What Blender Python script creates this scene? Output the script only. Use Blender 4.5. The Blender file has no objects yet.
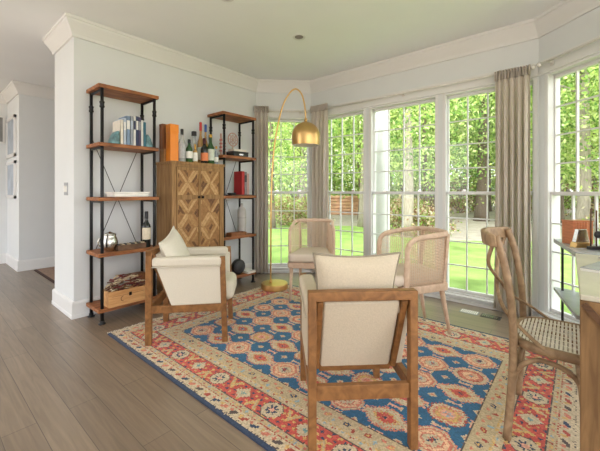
import bpy, math, random
from math import sin, cos, pi, radians, sqrt, atan2
from mathutils import Vector, Matrix
random.seed(7)
scene = bpy.context.scene
COL = scene.collection

# ------------------------------------------------------------------ materials
def lin(c):
    out = []
    for x in c[:3]:
        x = x / 255.0
        out.append(x / 12.92 if x <= 0.04045 else ((x + 0.055) / 1.055) ** 2.4)
    return (out[0], out[1], out[2], 1.0)

def nodes(name):
    m = bpy.data.materials.new(name); m.use_nodes = True
    nt = m.node_tree
    return m, nt, nt.nodes['Principled BSDF']

def plain(name, c, rough=0.6, metal=0.0, var=0.06, scale=25.0, bump=0.0, spec=0.5, stretch=(1, 1, 1)):
    m, nt, b = nodes(name)
    b.inputs['Roughness'].default_value = rough
    b.inputs['Metallic'].default_value = metal
    b.inputs['Specular IOR Level'].default_value = spec
    tc = nt.nodes.new('ShaderNodeTexCoord'); mp = nt.nodes.new('ShaderNodeMapping')
    mp.inputs['Scale'].default_value = stretch
    nz = nt.nodes.new('ShaderNodeTexNoise'); nz.inputs['Scale'].default_value = scale
    nz.inputs['Detail'].default_value = 4
    nt.links.new(tc.outputs['Object'], mp.inputs['Vector']); nt.links.new(mp.outputs['Vector'], nz.inputs['Vector'])
    rp = nt.nodes.new('ShaderNodeValToRGB')
    l = lin(c)
    rp.color_ramp.elements[0].position = 0.3; rp.color_ramp.elements[1].position = 0.7
    rp.color_ramp.elements[0].color = tuple(x * (1 - var) for x in l[:3]) + (1,)
    rp.color_ramp.elements[1].color = tuple(min(1, x * (1 + var)) for x in l[:3]) + (1,)
    nt.links.new(nz.outputs['Fac'], rp.inputs['Fac']); nt.links.new(rp.outputs['Color'], b.inputs['Base Color'])
    if bump:
        bp = nt.nodes.new('ShaderNodeBump'); bp.inputs['Strength'].default_value = bump; bp.inputs['Distance'].default_value = 0.004
        nt.links.new(nz.outputs['Fac'], bp.inputs['Height']); nt.links.new(bp.outputs['Normal'], b.inputs['Normal'])
    return m

def wood(name, c1, c2, rough=0.5, stretch=(6, 60, 60), spec=0.4):
    m, nt, b = nodes(name)
    b.inputs['Roughness'].default_value = rough; b.inputs['Specular IOR Level'].default_value = spec
    tc = nt.nodes.new('ShaderNodeTexCoord'); mp = nt.nodes.new('ShaderNodeMapping')
    mp.inputs['Scale'].default_value = stretch
    nz = nt.nodes.new('ShaderNodeTexNoise'); nz.inputs['Scale'].default_value = 1.0
    nz.inputs['Detail'].default_value = 6; nz.inputs['Distortion'].default_value = 0.8
    rp = nt.nodes.new('ShaderNodeValToRGB')
    rp.color_ramp.elements[0].position = 0.32; rp.color_ramp.elements[1].position = 0.68
    rp.color_ramp.elements[0].color = lin(c1); rp.color_ramp.elements[1].color = lin(c2)
    nt.links.new(tc.outputs['Object'], mp.inputs['Vector']); nt.links.new(mp.outputs['Vector'], nz.inputs['Vector'])
    nt.links.new(nz.outputs['Fac'], rp.inputs['Fac']); nt.links.new(rp.outputs['Color'], b.inputs['Base Color'])
    bp = nt.nodes.new('ShaderNodeBump'); bp.inputs['Strength'].default_value = 0.15; bp.inputs['Distance'].default_value = 0.002
    nt.links.new(nz.outputs['Fac'], bp.inputs['Height']); nt.links.new(bp.outputs['Normal'], b.inputs['Normal'])
    return m

def glassmat(name, tint, refl=0.06, rough=0.02, body=0.0):
    """thin glass: clear transmission with a fresnel reflection; body>0 adds coloured body"""
    m = bpy.data.materials.new(name); m.use_nodes = True
    nt = m.node_tree; nt.nodes.clear()
    out = nt.nodes.new('ShaderNodeOutputMaterial')
    tr = nt.nodes.new('ShaderNodeBsdfTransparent'); tr.inputs['Color'].default_value = tint
    gl = nt.nodes.new('ShaderNodeBsdfGlossy'); gl.inputs['Roughness'].default_value = rough
    fr = nt.nodes.new('ShaderNodeFresnel'); fr.inputs['IOR'].default_value = 1.45
    mx = nt.nodes.new('ShaderNodeMixShader')
    ge = nt.nodes.new('ShaderNodeNewGeometry'); iv = nt.nodes.new('ShaderNodeMath'); iv.operation = 'SUBTRACT'; iv.inputs[0].default_value = 1.0
    ml = nt.nodes.new('ShaderNodeMath'); ml.operation = 'MULTIPLY'      # reflect on the outer face only: a thin pane has no total internal reflection
    nt.links.new(ge.outputs['Backfacing'], iv.inputs[1]); nt.links.new(fr.outputs[0], ml.inputs[0]); nt.links.new(iv.outputs[0], ml.inputs[1])
    nt.links.new(ml.outputs[0], mx.inputs['Fac']); nt.links.new(tr.outputs[0], mx.inputs[1]); nt.links.new(gl.outputs[0], mx.inputs[2])
    last = mx
    if body > 0:
        df = nt.nodes.new('ShaderNodeBsdfDiffuse'); df.inputs['Color'].default_value = tint
        m2 = nt.nodes.new('ShaderNodeMixShader'); m2.inputs['Fac'].default_value = body
        nt.links.new(mx.outputs[0], m2.inputs[1]); nt.links.new(df.outputs[0], m2.inputs[2]); last = m2
    nt.links.new(last.outputs[0], out.inputs['Surface'])
    return m

def leafmat(name, c):
    m, nt, b = nodes(name)
    l = lin(c)
    nt.nodes.remove(b)
    out = nt.nodes['Material Output']
    d = nt.nodes.new('ShaderNodeBsdfDiffuse'); d.inputs['Color'].default_value = l
    t = nt.nodes.new('ShaderNodeBsdfTranslucent'); t.inputs['Color'].default_value = l
    mx = nt.nodes.new('ShaderNodeMixShader'); mx.inputs['Fac'].default_value = 0.45
    nt.links.new(d.outputs[0], mx.inputs[1]); nt.links.new(t.outputs[0], mx.inputs[2]); nt.links.new(mx.outputs[0], out.inputs['Surface'])
    return m

def fabric_translucent(name, c, fac=0.2):
    m, nt, b = nodes(name)
    l = lin(c); out = nt.nodes['Material Output']
    b.inputs['Base Color'].default_value = l; b.inputs['Roughness'].default_value = 0.9
    b.inputs['Specular IOR Level'].default_value = 0.1
    tc = nt.nodes.new('ShaderNodeTexCoord'); wv = nt.nodes.new('ShaderNodeTexNoise'); wv.inputs['Scale'].default_value = 180
    nt.links.new(tc.outputs['Object'], wv.inputs['Vector'])
    rp = nt.nodes.new('ShaderNodeValToRGB')
    rp.color_ramp.elements[0].color = tuple(x * .85 for x in l[:3]) + (1,); rp.color_ramp.elements[1].color = tuple(min(1, x * 1.12) for x in l[:3]) + (1,)
    nt.links.new(wv.outputs['Fac'], rp.inputs['Fac']); nt.links.new(rp.outputs['Color'], b.inputs['Base Color'])
    t = nt.nodes.new('ShaderNodeBsdfTranslucent'); t.inputs['Color'].default_value = l
    mx = nt.nodes.new('ShaderNodeMixShader'); mx.inputs['Fac'].default_value = fac
    nt.links.new(b.outputs[0], mx.inputs[1]); nt.links.new(t.outputs[0], mx.inputs[2]); nt.links.new(mx.outputs[0], out.inputs['Surface'])
    return m

def floor_material():
    m, nt, b = nodes('oak_planks')
    b.inputs['Specular IOR Level'].default_value = 0.75
    tc = nt.nodes.new('ShaderNodeTexCoord')
    br = nt.nodes.new('ShaderNodeTexBrick')
    br.inputs['Scale'].default_value = 1.0; br.inputs['Brick Width'].default_value = 1.5; br.inputs['Row Height'].default_value = 0.135
    br.inputs['Mortar Size'].default_value = 0.0016; br.inputs['Mortar Smooth'].default_value = 0.3
    br.offset = 0.37; br.inputs['Bias'].default_value = 0.0
    br.inputs['Color1'].default_value = lin((146, 127, 107)); br.inputs['Color2'].default_value = lin((129, 111, 93))
    br.inputs['Mortar'].default_value = lin((86, 74, 64))
    nt.links.new(tc.outputs['Object'], br.inputs['Vector'])
    mp = nt.nodes.new('ShaderNodeMapping'); mp.inputs['Scale'].default_value = (2.5, 38, 1)
    nz = nt.nodes.new('ShaderNodeTexNoise'); nz.inputs['Scale'].default_value = 1.0; nz.inputs['Detail'].default_value = 7; nz.inputs['Distortion'].default_value = 1.2
    nt.links.new(tc.outputs['Object'], mp.inputs['Vector']); nt.links.new(mp.outputs['Vector'], nz.inputs['Vector'])
    rp = nt.nodes.new('ShaderNodeValToRGB')
    rp.color_ramp.elements[0].position = 0.3; rp.color_ramp.elements[1].position = 0.7
    rp.color_ramp.elements[0].color = (0.72, 0.72, 0.72, 1); rp.color_ramp.elements[1].color = (1.12, 1.12, 1.12, 1)
    mx = nt.nodes.new('ShaderNodeMix'); mx.data_type = 'RGBA'; mx.blend_type = 'MULTIPLY'; mx.inputs[0].default_value = 0.8
    nt.links.new(nz.outputs['Fac'], rp.inputs['Fac'])
    nt.links.new(br.outputs['Color'], mx.inputs[6]); nt.links.new(rp.outputs['Color'], mx.inputs[7])
    nt.links.new(mx.outputs[2], b.inputs['Base Color'])
    b.inputs['Roughness'].default_value = 0.42
    b.inputs['Coat Weight'].default_value = 0.5; b.inputs['Coat Roughness'].default_value = 0.25
    return m

W = {}
def setup_materials():
    W['wall'] = plain('wall_paint', (217, 220, 221), 0.8, var=0.015, scale=3, spec=0.2)
    W['ceiling'] = plain('ceiling_paint', (236, 238, 239), 0.9, var=0.01, scale=3, spec=0.1)
    W['trim'] = plain('white_trim_paint', (222, 222, 221), 0.45, var=0.01, scale=3)
    W['floor'] = floor_material()
    W['shelfwood'] = wood('rustic_shelf_wood', (110, 64, 36), (176, 114, 68), 0.55, (40, 5, 40))
    W['pipe'] = plain('black_iron_pipe', (44, 45, 47), 0.45, 0.6, var=0.1, scale=40)
    W['wire'] = plain('black_wire', (40, 40, 42), 0.5, 0.3)
    W['cabwood'] = wood('cabinet_wood', (126, 92, 52), (166, 128, 82), 0.6, (40, 40, 4))
    W['parq1'] = wood('parquet_light', (178, 138, 90), (204, 166, 116), 0.6, (30, 30, 30))
    W['parq2'] = wood('parquet_mid', (140, 100, 58), (168, 124, 76), 0.6, (30, 30, 30))
    W['parq3'] = wood('parquet_dark', (96, 64, 38), (124, 86, 52), 0.6, (30, 30, 30))
    W['parq4'] = wood('parquet_tan', (152, 112, 66), (184, 142, 90), 0.6, (30, 30, 30))
    W['knob'] = plain('dark_knob', (34, 28, 24), 0.4, 0.5)
    W['chairwood'] = wood('honey_oak', (112, 74, 40), (150, 104, 60), 0.45, (20, 20, 20))
    W['linen'] = plain('cream_linen', (212, 204, 188), 0.95, var=0.05, scale=160, bump=0.3, spec=0.1)
    W['linen2'] = plain('oat_linen', (200, 187, 166), 0.95, var=0.06, scale=140, bump=0.3, spec=0.1)
    W['piping'] = plain('taupe_piping', (150, 140, 124), 0.95, var=0.05, scale=100, spec=0.1)
    W['cream'] = plain('white_cushion', (220, 213, 198), 0.95, var=0.04, scale=140, bump=0.3, spec=0.1)
    W['canewood'] = wood('whitewashed_wood', (192, 162, 138), (218, 192, 168), 0.55, (20, 20, 20))
    W['cane'] = plain('woven_cane', (216, 190, 164), 0.7, var=0.08, scale=60)
    W['seatlinen'] = plain('seat_linen', (214, 200, 184), 0.95, var=0.05, scale=160, bump=0.2, spec=0.1)
    W['bentwood'] = wood('weathered_bentwood', (122, 96, 70), (168, 140, 108), 0.55, (18, 18, 18))
    W['rush'] = plain('woven_rush', (226, 218, 204), 0.8, var=0.1, scale=60)
    W['tablewood'] = wood('table_leg_wood', (108, 80, 50), (146, 112, 74), 0.55, (40, 40, 4))
    W['tabletop'] = plain('whitewashed_tabletop', (196, 190, 172), 0.35, var=0.08, scale=8)
    W['marble'] = plain('grey_marble', (166, 169, 172), 0.25, var=0.12, scale=7)
    W['brass'] = plain('brushed_brass', (214, 176, 116), 0.36, 1.0, var=0.03)
    W['whiteenamel'] = plain('white_enamel', (236, 232, 224), 0.4)
    W['curtain'] = fabric_translucent('taupe_curtain', (226, 217, 208), 0.40)
    W['rod'] = plain('white_rod', (222, 218, 214), 0.4)
    W['glass'] = glassmat('window_glass', (0.97, 0.985, 0.98, 1))
    W['leafs'] = [leafmat('leaf_lime', (190, 210, 124)), leafmat('leaf_green', (152, 186, 100)), leafmat('leaf_pale', (212, 224, 160)), leafmat('leaf_deep', (106, 144, 78))]
    W['brush'] = [leafmat('brush_straw', (206, 188, 150)), leafmat('brush_green', (150, 176, 92)), leafmat('brush_brown', (150, 112, 88)), leafmat('brush_pale', (216, 206, 176))]
    W['bark'] = plain('grey_bark', (158, 148, 134), 0.9, var=0.25, scale=10, bump=0.6, stretch=(3, 3, .6))
    W['barkdark'] = plain('brown_bark', (112, 98, 84), 0.9, var=0.25, scale=10, bump=0.6, stretch=(3, 3, .6))
    W['lawn'] = plain('lawn_grass', (126, 152, 84), 0.95, var=0.3, scale=2.2, spec=0.05)
    W['litter'] = plain('leaf_litter', (196, 178, 148), 0.95, var=0.25, scale=1.2, spec=0.05)
    W['gravel'] = plain('pale_gravel', (166, 158, 148), 0.95, var=0.2, scale=3, spec=0.05)
    W['log'] = plain('orange_timber', (214, 168, 136), 0.8, var=0.2, scale=5)
    W['silver'] = plain('silver', (196, 194, 188), 0.25, 1.0, var=0.1, scale=18)
    W['black'] = plain('black_plastic', (34, 34, 36), 0.45)
    W['charcoal'] = plain('charcoal', (58, 58, 60), 0.6)
    W['whitepaper'] = plain('white_paper', (232, 230, 224), 0.7)
    W['ceramic'] = plain('white_ceramic', (236, 234, 228), 0.3)
    W['pine'] = wood('pine_crate', (190, 136, 84), (218, 168, 114), 0.6, (40, 5, 40))
    W['walnutbox'] = wood('brown_box_wood', (116, 70, 40), (150, 96, 58), 0.5, (40, 40, 5))
    W['orange'] = plain('orange_card', (238, 140, 36), 0.4, var=0.03)
    W['agate'] = plain('teal_agate', (92, 132, 136), 0.3, var=0.5, scale=26)
    W['copper'] = plain('copper_grain', (188, 116, 82), 0.35, 0.55, var=0.15, scale=20, stretch=(1, 1, 6))
    W['red'] = plain('red_cloth', (176, 42, 44), 0.6)
    W['greybook'] = plain('grey_cloth', (140, 130, 132), 0.7)
    W['pinkbook'] = plain('pink_cloth', (206, 172, 164), 0.7)
    W['vase'] = plain('grey_stoneware', (186, 182, 176), 0.6, var=0.1, scale=14)
    W['walnut'] = wood('walnut', (70, 48, 34), (104, 74, 50), 0.5)
    W['hallrug'] = plain('rust_brown_weave', (150, 124, 108), 0.95, var=0.2, scale=30)
    W['hallrugedge'] = plain('dark_weave_edge', (70, 50, 44), 0.95)
    W['stickA'] = plain('twig_brown', (112, 84, 64), 0.8, var=0.3, scale=30)
    W['stickB'] = plain('twig_cream', (206, 188, 158), 0.8, var=0.2, scale=30)
    W['stickC'] = plain('twig_wine', (112, 48, 44), 0.7, var=0.2, scale=30)
    W['mutedred'] = plain('muted_red', (186, 112, 106), .5)
    W['art'] = plain('blue_grey_print', (168, 178, 190), 0.5, var=0.18, scale=6)
    W['artdark'] = plain('dark_grey_print', (128, 128, 128), 0.5, var=0.25, scale=8)
setup_materials()

# ------------------------------------------------------------------ mesh builder
class MB:
    def __init__(s): s.v = []; s.f = []; s.m = []
    def add(s, vs, fs, mi=0):
        o = len(s.v); s.v += [tuple(v) for v in vs]
        for f in fs: s.f.append(tuple(i + o for i in f)); s.m.append(mi)
        return s
    def box(s, x0, x1, y0, y1, z0, z1, mi=0, M=None):
        vs = [Vector(p) for p in ((x0,y0,z0),(x1,y0,z0),(x1,y1,z0),(x0,y1,z0),(x0,y0,z1),(x1,y0,z1),(x1,y1,z1),(x0,y1,z1))]
        if M is not None: vs = [M @ v for v in vs]
        return s.add(vs, [(0,3,2,1),(4,5,6,7),(0,1,5,4),(1,2,6,5),(2,3,7,6),(3,0,4,7)], mi)
    def bar(s, p0, p1, w, h, side=None, mi=0):
        """square bar from p0 to p1; w along 'side', h across"""
        p0 = Vector(p0); p1 = Vector(p1); d = (p1 - p0).normalized()
        sd = Vector(side) if side is not None else (Vector((0,0,1)).cross(d) if abs(d.z) < .95 else Vector((1,0,0)))
        sd = (sd - d * sd.dot(d)).normalized(); up = d.cross(sd)
        vs = []
        for p in (p0, p1):
            for a, b in ((-1,-1),(1,-1),(1,1),(-1,1)): vs.append(p + sd*(a*w/2) + up*(b*h/2))
        return s.add(vs, [(0,3,2,1),(4,5,6,7),(0,1,5,4),(1,2,6,5),(2,3,7,6),(3,0,4,7)], mi)
    def tube(s, pts, r, n=10, mi=0, closed=False, flat=None):
        pts = [Vector(p) for p in pts]; N = len(pts)
        rs = r if isinstance(r, (list, tuple)) else [r] * N
        vs = []; prev = None
        for i, p in enumerate(pts):
            a = pts[(i-1) % N] if (closed or i > 0) else p
            b = pts[(i+1) % N] if (closed or i < N-1) else p
            t = (b - a).normalized()
            if prev is None:
                ref = Vector((0,0,1)) if abs(t.z) < .9 else Vector((1,0,0))
                n1 = t.cross(ref).normalized()
            else:
                n1 = (prev - t * prev.dot(t)).normalized()
            prev = n1; n2 = t.cross(n1)
            k1, k2 = (1, 1) if flat is None else flat
            for j in range(n):
                q = 2*pi*j/n
                vs.append(p + n1*(cos(q)*rs[i]*k1) + n2*(sin(q)*rs[i]*k2))
        fs = []
        for i in range(N if closed else N-1):
            for j in range(n):
                a = i*n+j; b = i*n+(j+1) % n; c = ((i+1) % N)*n+(j+1) % n; d = ((i+1) % N)*n+j
                fs.append((a,b,c,d))
        if not closed:
            fs.append(tuple(range(n))[::-1]); fs.append(tuple(range((N-1)*n, N*n)))
        return s.add(vs, fs, mi)
    def lathe(s, prof, c=(0,0,0), n=24, mi=0, M=None, caps=True):
        vs = []; fs = []
        for r, z in prof:
            for j in range(n):
                q = 2*pi*j/n; v = Vector((r*cos(q), r*sin(q), z))
                if M is not None: v = M @ v
                vs.append(v + Vector(c))
        for i in range(len(prof)-1):
            for j in range(n): fs.append((i*n+j, i*n+(j+1) % n, (i+1)*n+(j+1) % n, (i+1)*n+j))
        if caps:
            fs.append(tuple(range(n))[::-1]); fs.append(tuple(range((len(prof)-1)*n, len(prof)*n)))
        return s.add(vs, fs, mi)
    def prism(s, poly, z0, z1, mi=0, M=None):
        n = len(poly)
        vs = [Vector((x,y,z0)) for x,y in poly] + [Vector((x,y,z1)) for x,y in poly]
        if M is not None: vs = [M @ v for v in vs]
        fs = [tuple(range(n))[::-1], tuple(range(n, 2*n))] + [(i,(i+1) % n,(i+1) % n+n,i+n) for i in range(n)]
        return s.add(vs, fs, mi)
    def build(s, name, mats, parent=None, bevel=0.0, smooth=False, seg=2, wn=True):
        me = bpy.data.meshes.new(name); me.from_pydata(s.v, [], s.f)
        if not isinstance(mats, (list, tuple)): mats = [mats]
        for m in mats: me.materials.append(m)
        if len(mats) > 1: me.polygons.foreach_set('material_index', s.m)
        if smooth or bevel: me.polygons.foreach_set('use_smooth', [True]*len(s.f))
        me.update()
        o = bpy.data.objects.new(name, me); COL.objects.link(o)
        if parent is not None: o.parent = parent
        if bevel:
            b = o.modifiers.new('bevel', 'BEVEL'); b.width = bevel; b.segments = seg; b.limit_method = 'ANGLE'; b.angle_limit = radians(40)
            if wn:
                w = o.modifiers.new('wn', 'WEIGHTED_NORMAL'); w.keep_sharp = True
        return o

def tag(o, label, cat, group=None, kind=None):
    o['label'] = label; o['category'] = cat
    if group: o['group'] = group
    if kind: o['kind'] = kind
    return o
def thing(name, label, cat, loc=(0,0,0), rz=0.0, group=None):
    o = bpy.data.objects.new(name, None); COL.objects.link(o); o.empty_display_size = .1
    o.location = loc; o.rotation_euler = (0,0,rz)
    return tag(o, label, cat, group)
def place(o, loc, rz=0.0):
    o.location = loc; o.rotation_euler = (0,0,rz); return o
def struct(o): o['kind'] = 'structure'; return o
def copy_tree(o, parent=None):
    c = o.copy(); COL.objects.link(c)
    if parent is not None: c.parent = parent
    for ch in list(o.children): copy_tree(ch, c)
    return c
def bez(p0, p1, p2, p3, n=12):
    p0, p1, p2, p3 = map(Vector, (p0,p1,p2,p3)); r = []
    for i in range(n+1):
        t = i/n; u = 1-t
        r.append(p0*u**3 + p1*3*u*u*t + p2*3*u*t*t + p3*t**3)
    return r
def smooth_path(pts, n=6):
    """Catmull-Rom through pts"""
    P = [Vector(p) for p in pts]; out = []
    for i in range(len(P)-1):
        a = P[max(i-1,0)]; b = P[i]; c = P[i+1]; d = P[min(i+2,len(P)-1)]
        for k in range(n):
            t = k/n
            out.append(.5*((2*b)+(c-a)*t+(2*a-5*b+4*c-d)*t*t+(3*b-a-3*c+d)*t**3))
    out.append(P[-1]); return out

# ------------------------------------------------------------------ room shell
CEIL = 2.70
E49 = radians(49.3)
A0 = Vector((-3.48, 3.15)); A1 = Vector((-2.93, 3.70)); A2 = Vector((-0.284, 3.70))
DR = Vector((sin(E49), -cos(E49))); A3 = A2 + DR*1.9

fl = MB(); fl.box(-9.5, 3.0, -3.6, 2.4, -.30, 0)
fl.prism([(-9.5,2.4),(-9.5,3.4),(-4.15,3.4),(-3.6,3.2),(-2.98,3.84),(-.23,3.84),(1.25,2.55),(3.0,2.4)][::-1], -.30, 0)
struct(fl.build('floor', W['floor']))
ce = MB(); ce.prism([(-9.5,-3.6),(3,-3.6),(3,2.9),(1.5,2.9),(.2,4.0),(-3.0,4.0),(-3.6,3.5),(-9.5,3.5)], CEIL, CEIL+.25)
struct(ce.build('ceiling', W['ceiling']))

def wall(name, p0, p1, openings, thick=.14, z0=0.0):
    """wall from p0 to p1 with rectangular openings; room on the right of travel"""
    d = (p1-p0); L = d.length; m = MB(); s = 0.0
    for a, b, lo, hi in openings:
        if a > s: m.box(s, a, 0, thick, z0, CEIL)
        if lo > z0: m.box(a, b, 0, thick, z0, lo)
        m.box(a, b, 0, thick, hi, CEIL); s = b
    if s < L: m.box(s, L, 0, thick, z0, CEIL)
    o = m.build(name, W['wall']); place(o, (p0.x, p0.y, 0), atan2(d.y, d.x)); return struct(o)

HI = 2.21; LO = 0.06
pier = MB(); pier.box(-4.09, -3.48, .95, 3.28, 0, CEIL); struct(pier.build('wall_left', W['wall']))
wall('wall_back_left', A0, A1, [(.118, .772, LO, HI)])
wall('wall_back', A1, A2, [(.07, .875, LO, HI), (.917, 1.757, LO, HI), (1.802, 2.635, LO, HI)])
wall('wall_right', A2, A3, [(.055, .875, LO, HI), (.98, 1.80, LO, HI)])
hb = MB(); hb.box(-8.6, -6.12, 1.0, 3.4, 0, CEIL); hb.box(-6.2,-4.09,3.26,3.4,0,CEIL); struct(hb.build('wall_hall', W['wall']))
hb = MB(); hb.box(-7.3, -7.0, -3.6, 1.0, 0, CEIL); struct(hb.build('wall_hall_end', W['wall']))

hb = MB(); hb.box(-2.6, 3.0, -3.6, -3.46, 0, CEIL); struct(hb.build('wall_light_block', W['wall']))  # unseen wall added to cut rear light on the chair backs
def sweep(name, path, prof, mat, closed=False):
    """sweep profile [(offset_to_right, z)] along 2D path with mitred corners"""
    P = [Vector((p[0], p[1])) for p in path]; n = len(prof); vs = []; fs = []
    for i, p in enumerate(P):
        nrm = []
        if i > 0: d = (P[i]-P[i-1]).normalized(); nrm.append(Vector((d.y, -d.x)))
        if i < len(P)-1: d = (P[i+1]-P[i]).normalized(); nrm.append(Vector((d.y, -d.x)))
        if len(nrm) == 2:
            b = (nrm[0]+nrm[1]).normalized(); k = 1/max(.3, b.dot(nrm[0])); off = b*k
        else: off = nrm[0]
        for r, z in prof: q = p + off*r; vs.append((q.x, q.y, z))
    for i in range(len(P)-1):
        for j in range(n):
            a = i*n+j; b = i*n+(j+1) % n; fs.append((a, b, b+n, a+n))
    fs.append(tuple(range(n))); fs.append(tuple(range((len(P)-1)*n, len(P)*n))[::-1])
    return struct(MB().add(vs, fs).build(name, mat))

crown = [(0,2.54),(.016,2.54),(.02,2.565),(.03,2.585),(.05,2.62),(.072,2.655),(.076,2.67),(.085,2.675),(.085,2.70),(0,2.70)]
base = [(0,0),(.022,0),(.022,.03),(.018,.036),(.018,.135),(.012,.15),(.004,.156),(0,.156)]
sweep('trim_1', [(-4.09,3.26),(-4.09,.95),(-3.48,.95),A0,A1,A2,A3], crown, W['trim'])
sweep('trim_2', [(-7.0,-3.6),(-7.0,1.0),(-6.12,1.0),(-6.12,3.26)], crown, W['trim'])
sweep('baseboard_left', [(-4.09,3.26),(-4.09,.95),(-3.48,.95),A0,A0.lerp(A1,.15)], base, W['trim'])
sweep('baseboard_hall', [(-7.0,-3.6),(-7.0,1.0),(-6.12,1.0),(-6.12,3.26)], base, W['trim'])
lowb = [(0,0),(.05,0),(.05,.028),(.02,.034),(.02,.052),(.045,.056),(.045,.068),(0,.068)]
sweep('baseboard_back', [A0.lerp(A1,.15),A1,A2,A3], lowb, W['trim'])
head = [(0,2.195),(.02,2.195),(.02,2.285),(.034,2.29),(.034,2.31),(0,2.31)]
sweep('trim_3', [A0.lerp(A1,.02),A1,A2,A3], head, W['trim'])

def window(name, p0, p1, s0, s1, cols, rows=4, catches=2):
    d = (p1-p0); rz = atan2(d.y, d.x)
    root = bpy.data.objects.new(name, None); COL.objects.link(root); struct(root)
    q = p0 + d.normalized()*s0
    place(root, (q.x, q.y, 0), rz)
    w = s1-s0; mid = 1.125; f = .034
    m = MB()   # jamb frame and sill
    m.box(0,f,.0,.13,LO,HI); m.box(w-f,w,.0,.13,LO,HI); m.box(f,w-f,.0,.13,HI-f,HI); m.box(f,w-f,.0,.13,LO,LO+.025)
    m.build('window_frame', W['trim'], root, bevel=.004)
    def sash(nm, z0, z1, y):
        st = .030; m = MB()
        m.box(f,f+st*.35,y-.02,y+.02,z0,z1); m.box(w-f-st*.35,w-f,y-.02,y+.02,z0,z1)
        m.box(f,w-f,y-.02,y+.02,z0,z0+st); m.box(f,w-f,y-.02,y+.02,z1-st,z1)
        so = m.build(nm, W['trim'], root, bevel=.003)
        x0, x1 = f+st*.35, w-f-st*.35; m = MB()
        for i in range(1, cols):
            x = x0+(x1-x0)*i/cols; m.box(x-.006,x+.006,y-.011,y+.011,z0+st,z1-st)
        for j in range(1, rows):
            z = z0+st+(z1-z0-2*st)*j/rows; m.box(x0,x1,y-.010,y+.010,z-.006,z+.006)
        m.build('muntin_grid', W['trim'], so)
        g = MB(); g.box(x0,x1,y-.002,y+.002,z0+st,z1-st); g.build('glass_pane', W['glass'], so)
    sash('upper_sash', mid-.015, HI-f, .085)
    sash('lower_sash', LO+.025, mid+.02, .045)
    for k in range(catches):
        x = w*(k+.5)/catches if catches > 1 else w*.5
        c = MB(); c.box(x-.02,x+.02,.02,.045,mid+.02,mid+.03); c.box(x-.006,x+.018,.015,.03,mid+.03,mid+.042)
        c.build('sash_lock', W['silver'], root)
    return root
window('window_1', A0, A1, .118, .772, 3)
window('window_2', A1, A2, .07, .875, 4)
window('window_3', A1, A2, .917, 1.757, 4)
window('window_4', A1, A2, 1.802, 2.635, 4)
window('window_5', A2, A3, .055, .875, 4)
window('window_6', A2, A3, .98, 1.80, 4)

# recessed lights, switch, vents
for x, y, lb in ((-2.156, 2.527, 'recessed ceiling downlight with white ring nearer the bay windows'), (-2.153, 1.63, 'dark recessed downlight at the top edge of the ceiling')):
    t = thing('recessed_downlight', lb, 'ceiling light', (x, y, CEIL), 0, 'recessed ceiling downlights')
    m = MB(); m.lathe([(.04,.0),(.062,-.006),(.066,0)], n=28, caps=False); m.build('trim_ring', W['trim'], t, smooth=True)
    m = MB(); m.lathe([(.0,-.0015),(.044,-.001)], n=28, caps=False); m.build('lamp_recess', W['greybook'], t)
t = thing('light_switch', 'white double light switch plate on the end of the left wall', 'switch', (-3.70,.95,1.17))
m = MB(); m.box(-.055,.055,-.006,0,-.06,.06); m.build('switch_plate', W['marble'], t, bevel=.003)
for k in (-1,1):
    m = MB(); m.box(k*.024-.014,k*.024+.014,-.012,-.006,-.03,.03); m.build('rocker', W['ceramic'], t, bevel=.002)
for x, y, mt, lb in ((-.80,3.43,'marble','pale floor vent grille flush in the floor left of the dark vent'),(-.62,3.43,'charcoal','dark metal floor vent grille below the back window beside the curtain')):
    t = thing('floor_vent', lb, 'vent', (x,y,0)); m = MB()
    m.box(-.08,.08,-.05,.05,0,.003); m.build('frame', W[mt], t)
    m = MB()
    for i in range(9): xx = -.065+i*.0162; m.box(xx-.004,xx+.004,-.04,.04,.003,.006)
    m.build('louvre', W['silver'] if mt == 'charcoal' else W['whiteenamel'], t)

# hall pictures and rug
for i, (z0, z1) in enumerate(((1.66,2.27),(1.04,1.60))):
    t = thing('framed_print', ('upper' if i == 0 else 'lower')+' white framed blue print on the narrow hallway wall', 'picture', (-6.6,1.0,0)); m = MB()
    m.box(-.32,.32,-.03,0,z0,z0+.05); m.box(-.32,.32,-.03,0,z1-.05,z1); m.box(-.32,-.27,-.03,0,z0,z1); m.box(.27,.32,-.03,0,z0,z1)
    m.build('frame', W['trim'], t, bevel=.004)
    m = MB(); m.box(-.27,.27,-.015,0,z0+.05,z1-.05); m.build('print', W['art'], t)
t = thing('framed_print', 'dark grey framed picture at the far left edge of the hallway', 'picture', (-7.0,.55,0)); m = MB()
m.box(0,.03,-.42,.42,1.9,2.34); m.build('frame', W['trim'], t, bevel=.004)
m = MB(); m.box(.03,.034,-.39,.39,1.93,2.31); m.build('print', W['artdark'], t)
m = MB(); m.box(-6.02,-4.35,1.17,3.0,0,.012,0); m.box(-6.02,-4.35,1.15,1.18,0,.0125,1)
tag(m.build('hallway_rug', [W['hallrug'], W['hallrugedge']]), 'brown hallway rug with dark edge behind the left wall', 'rug')

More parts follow.
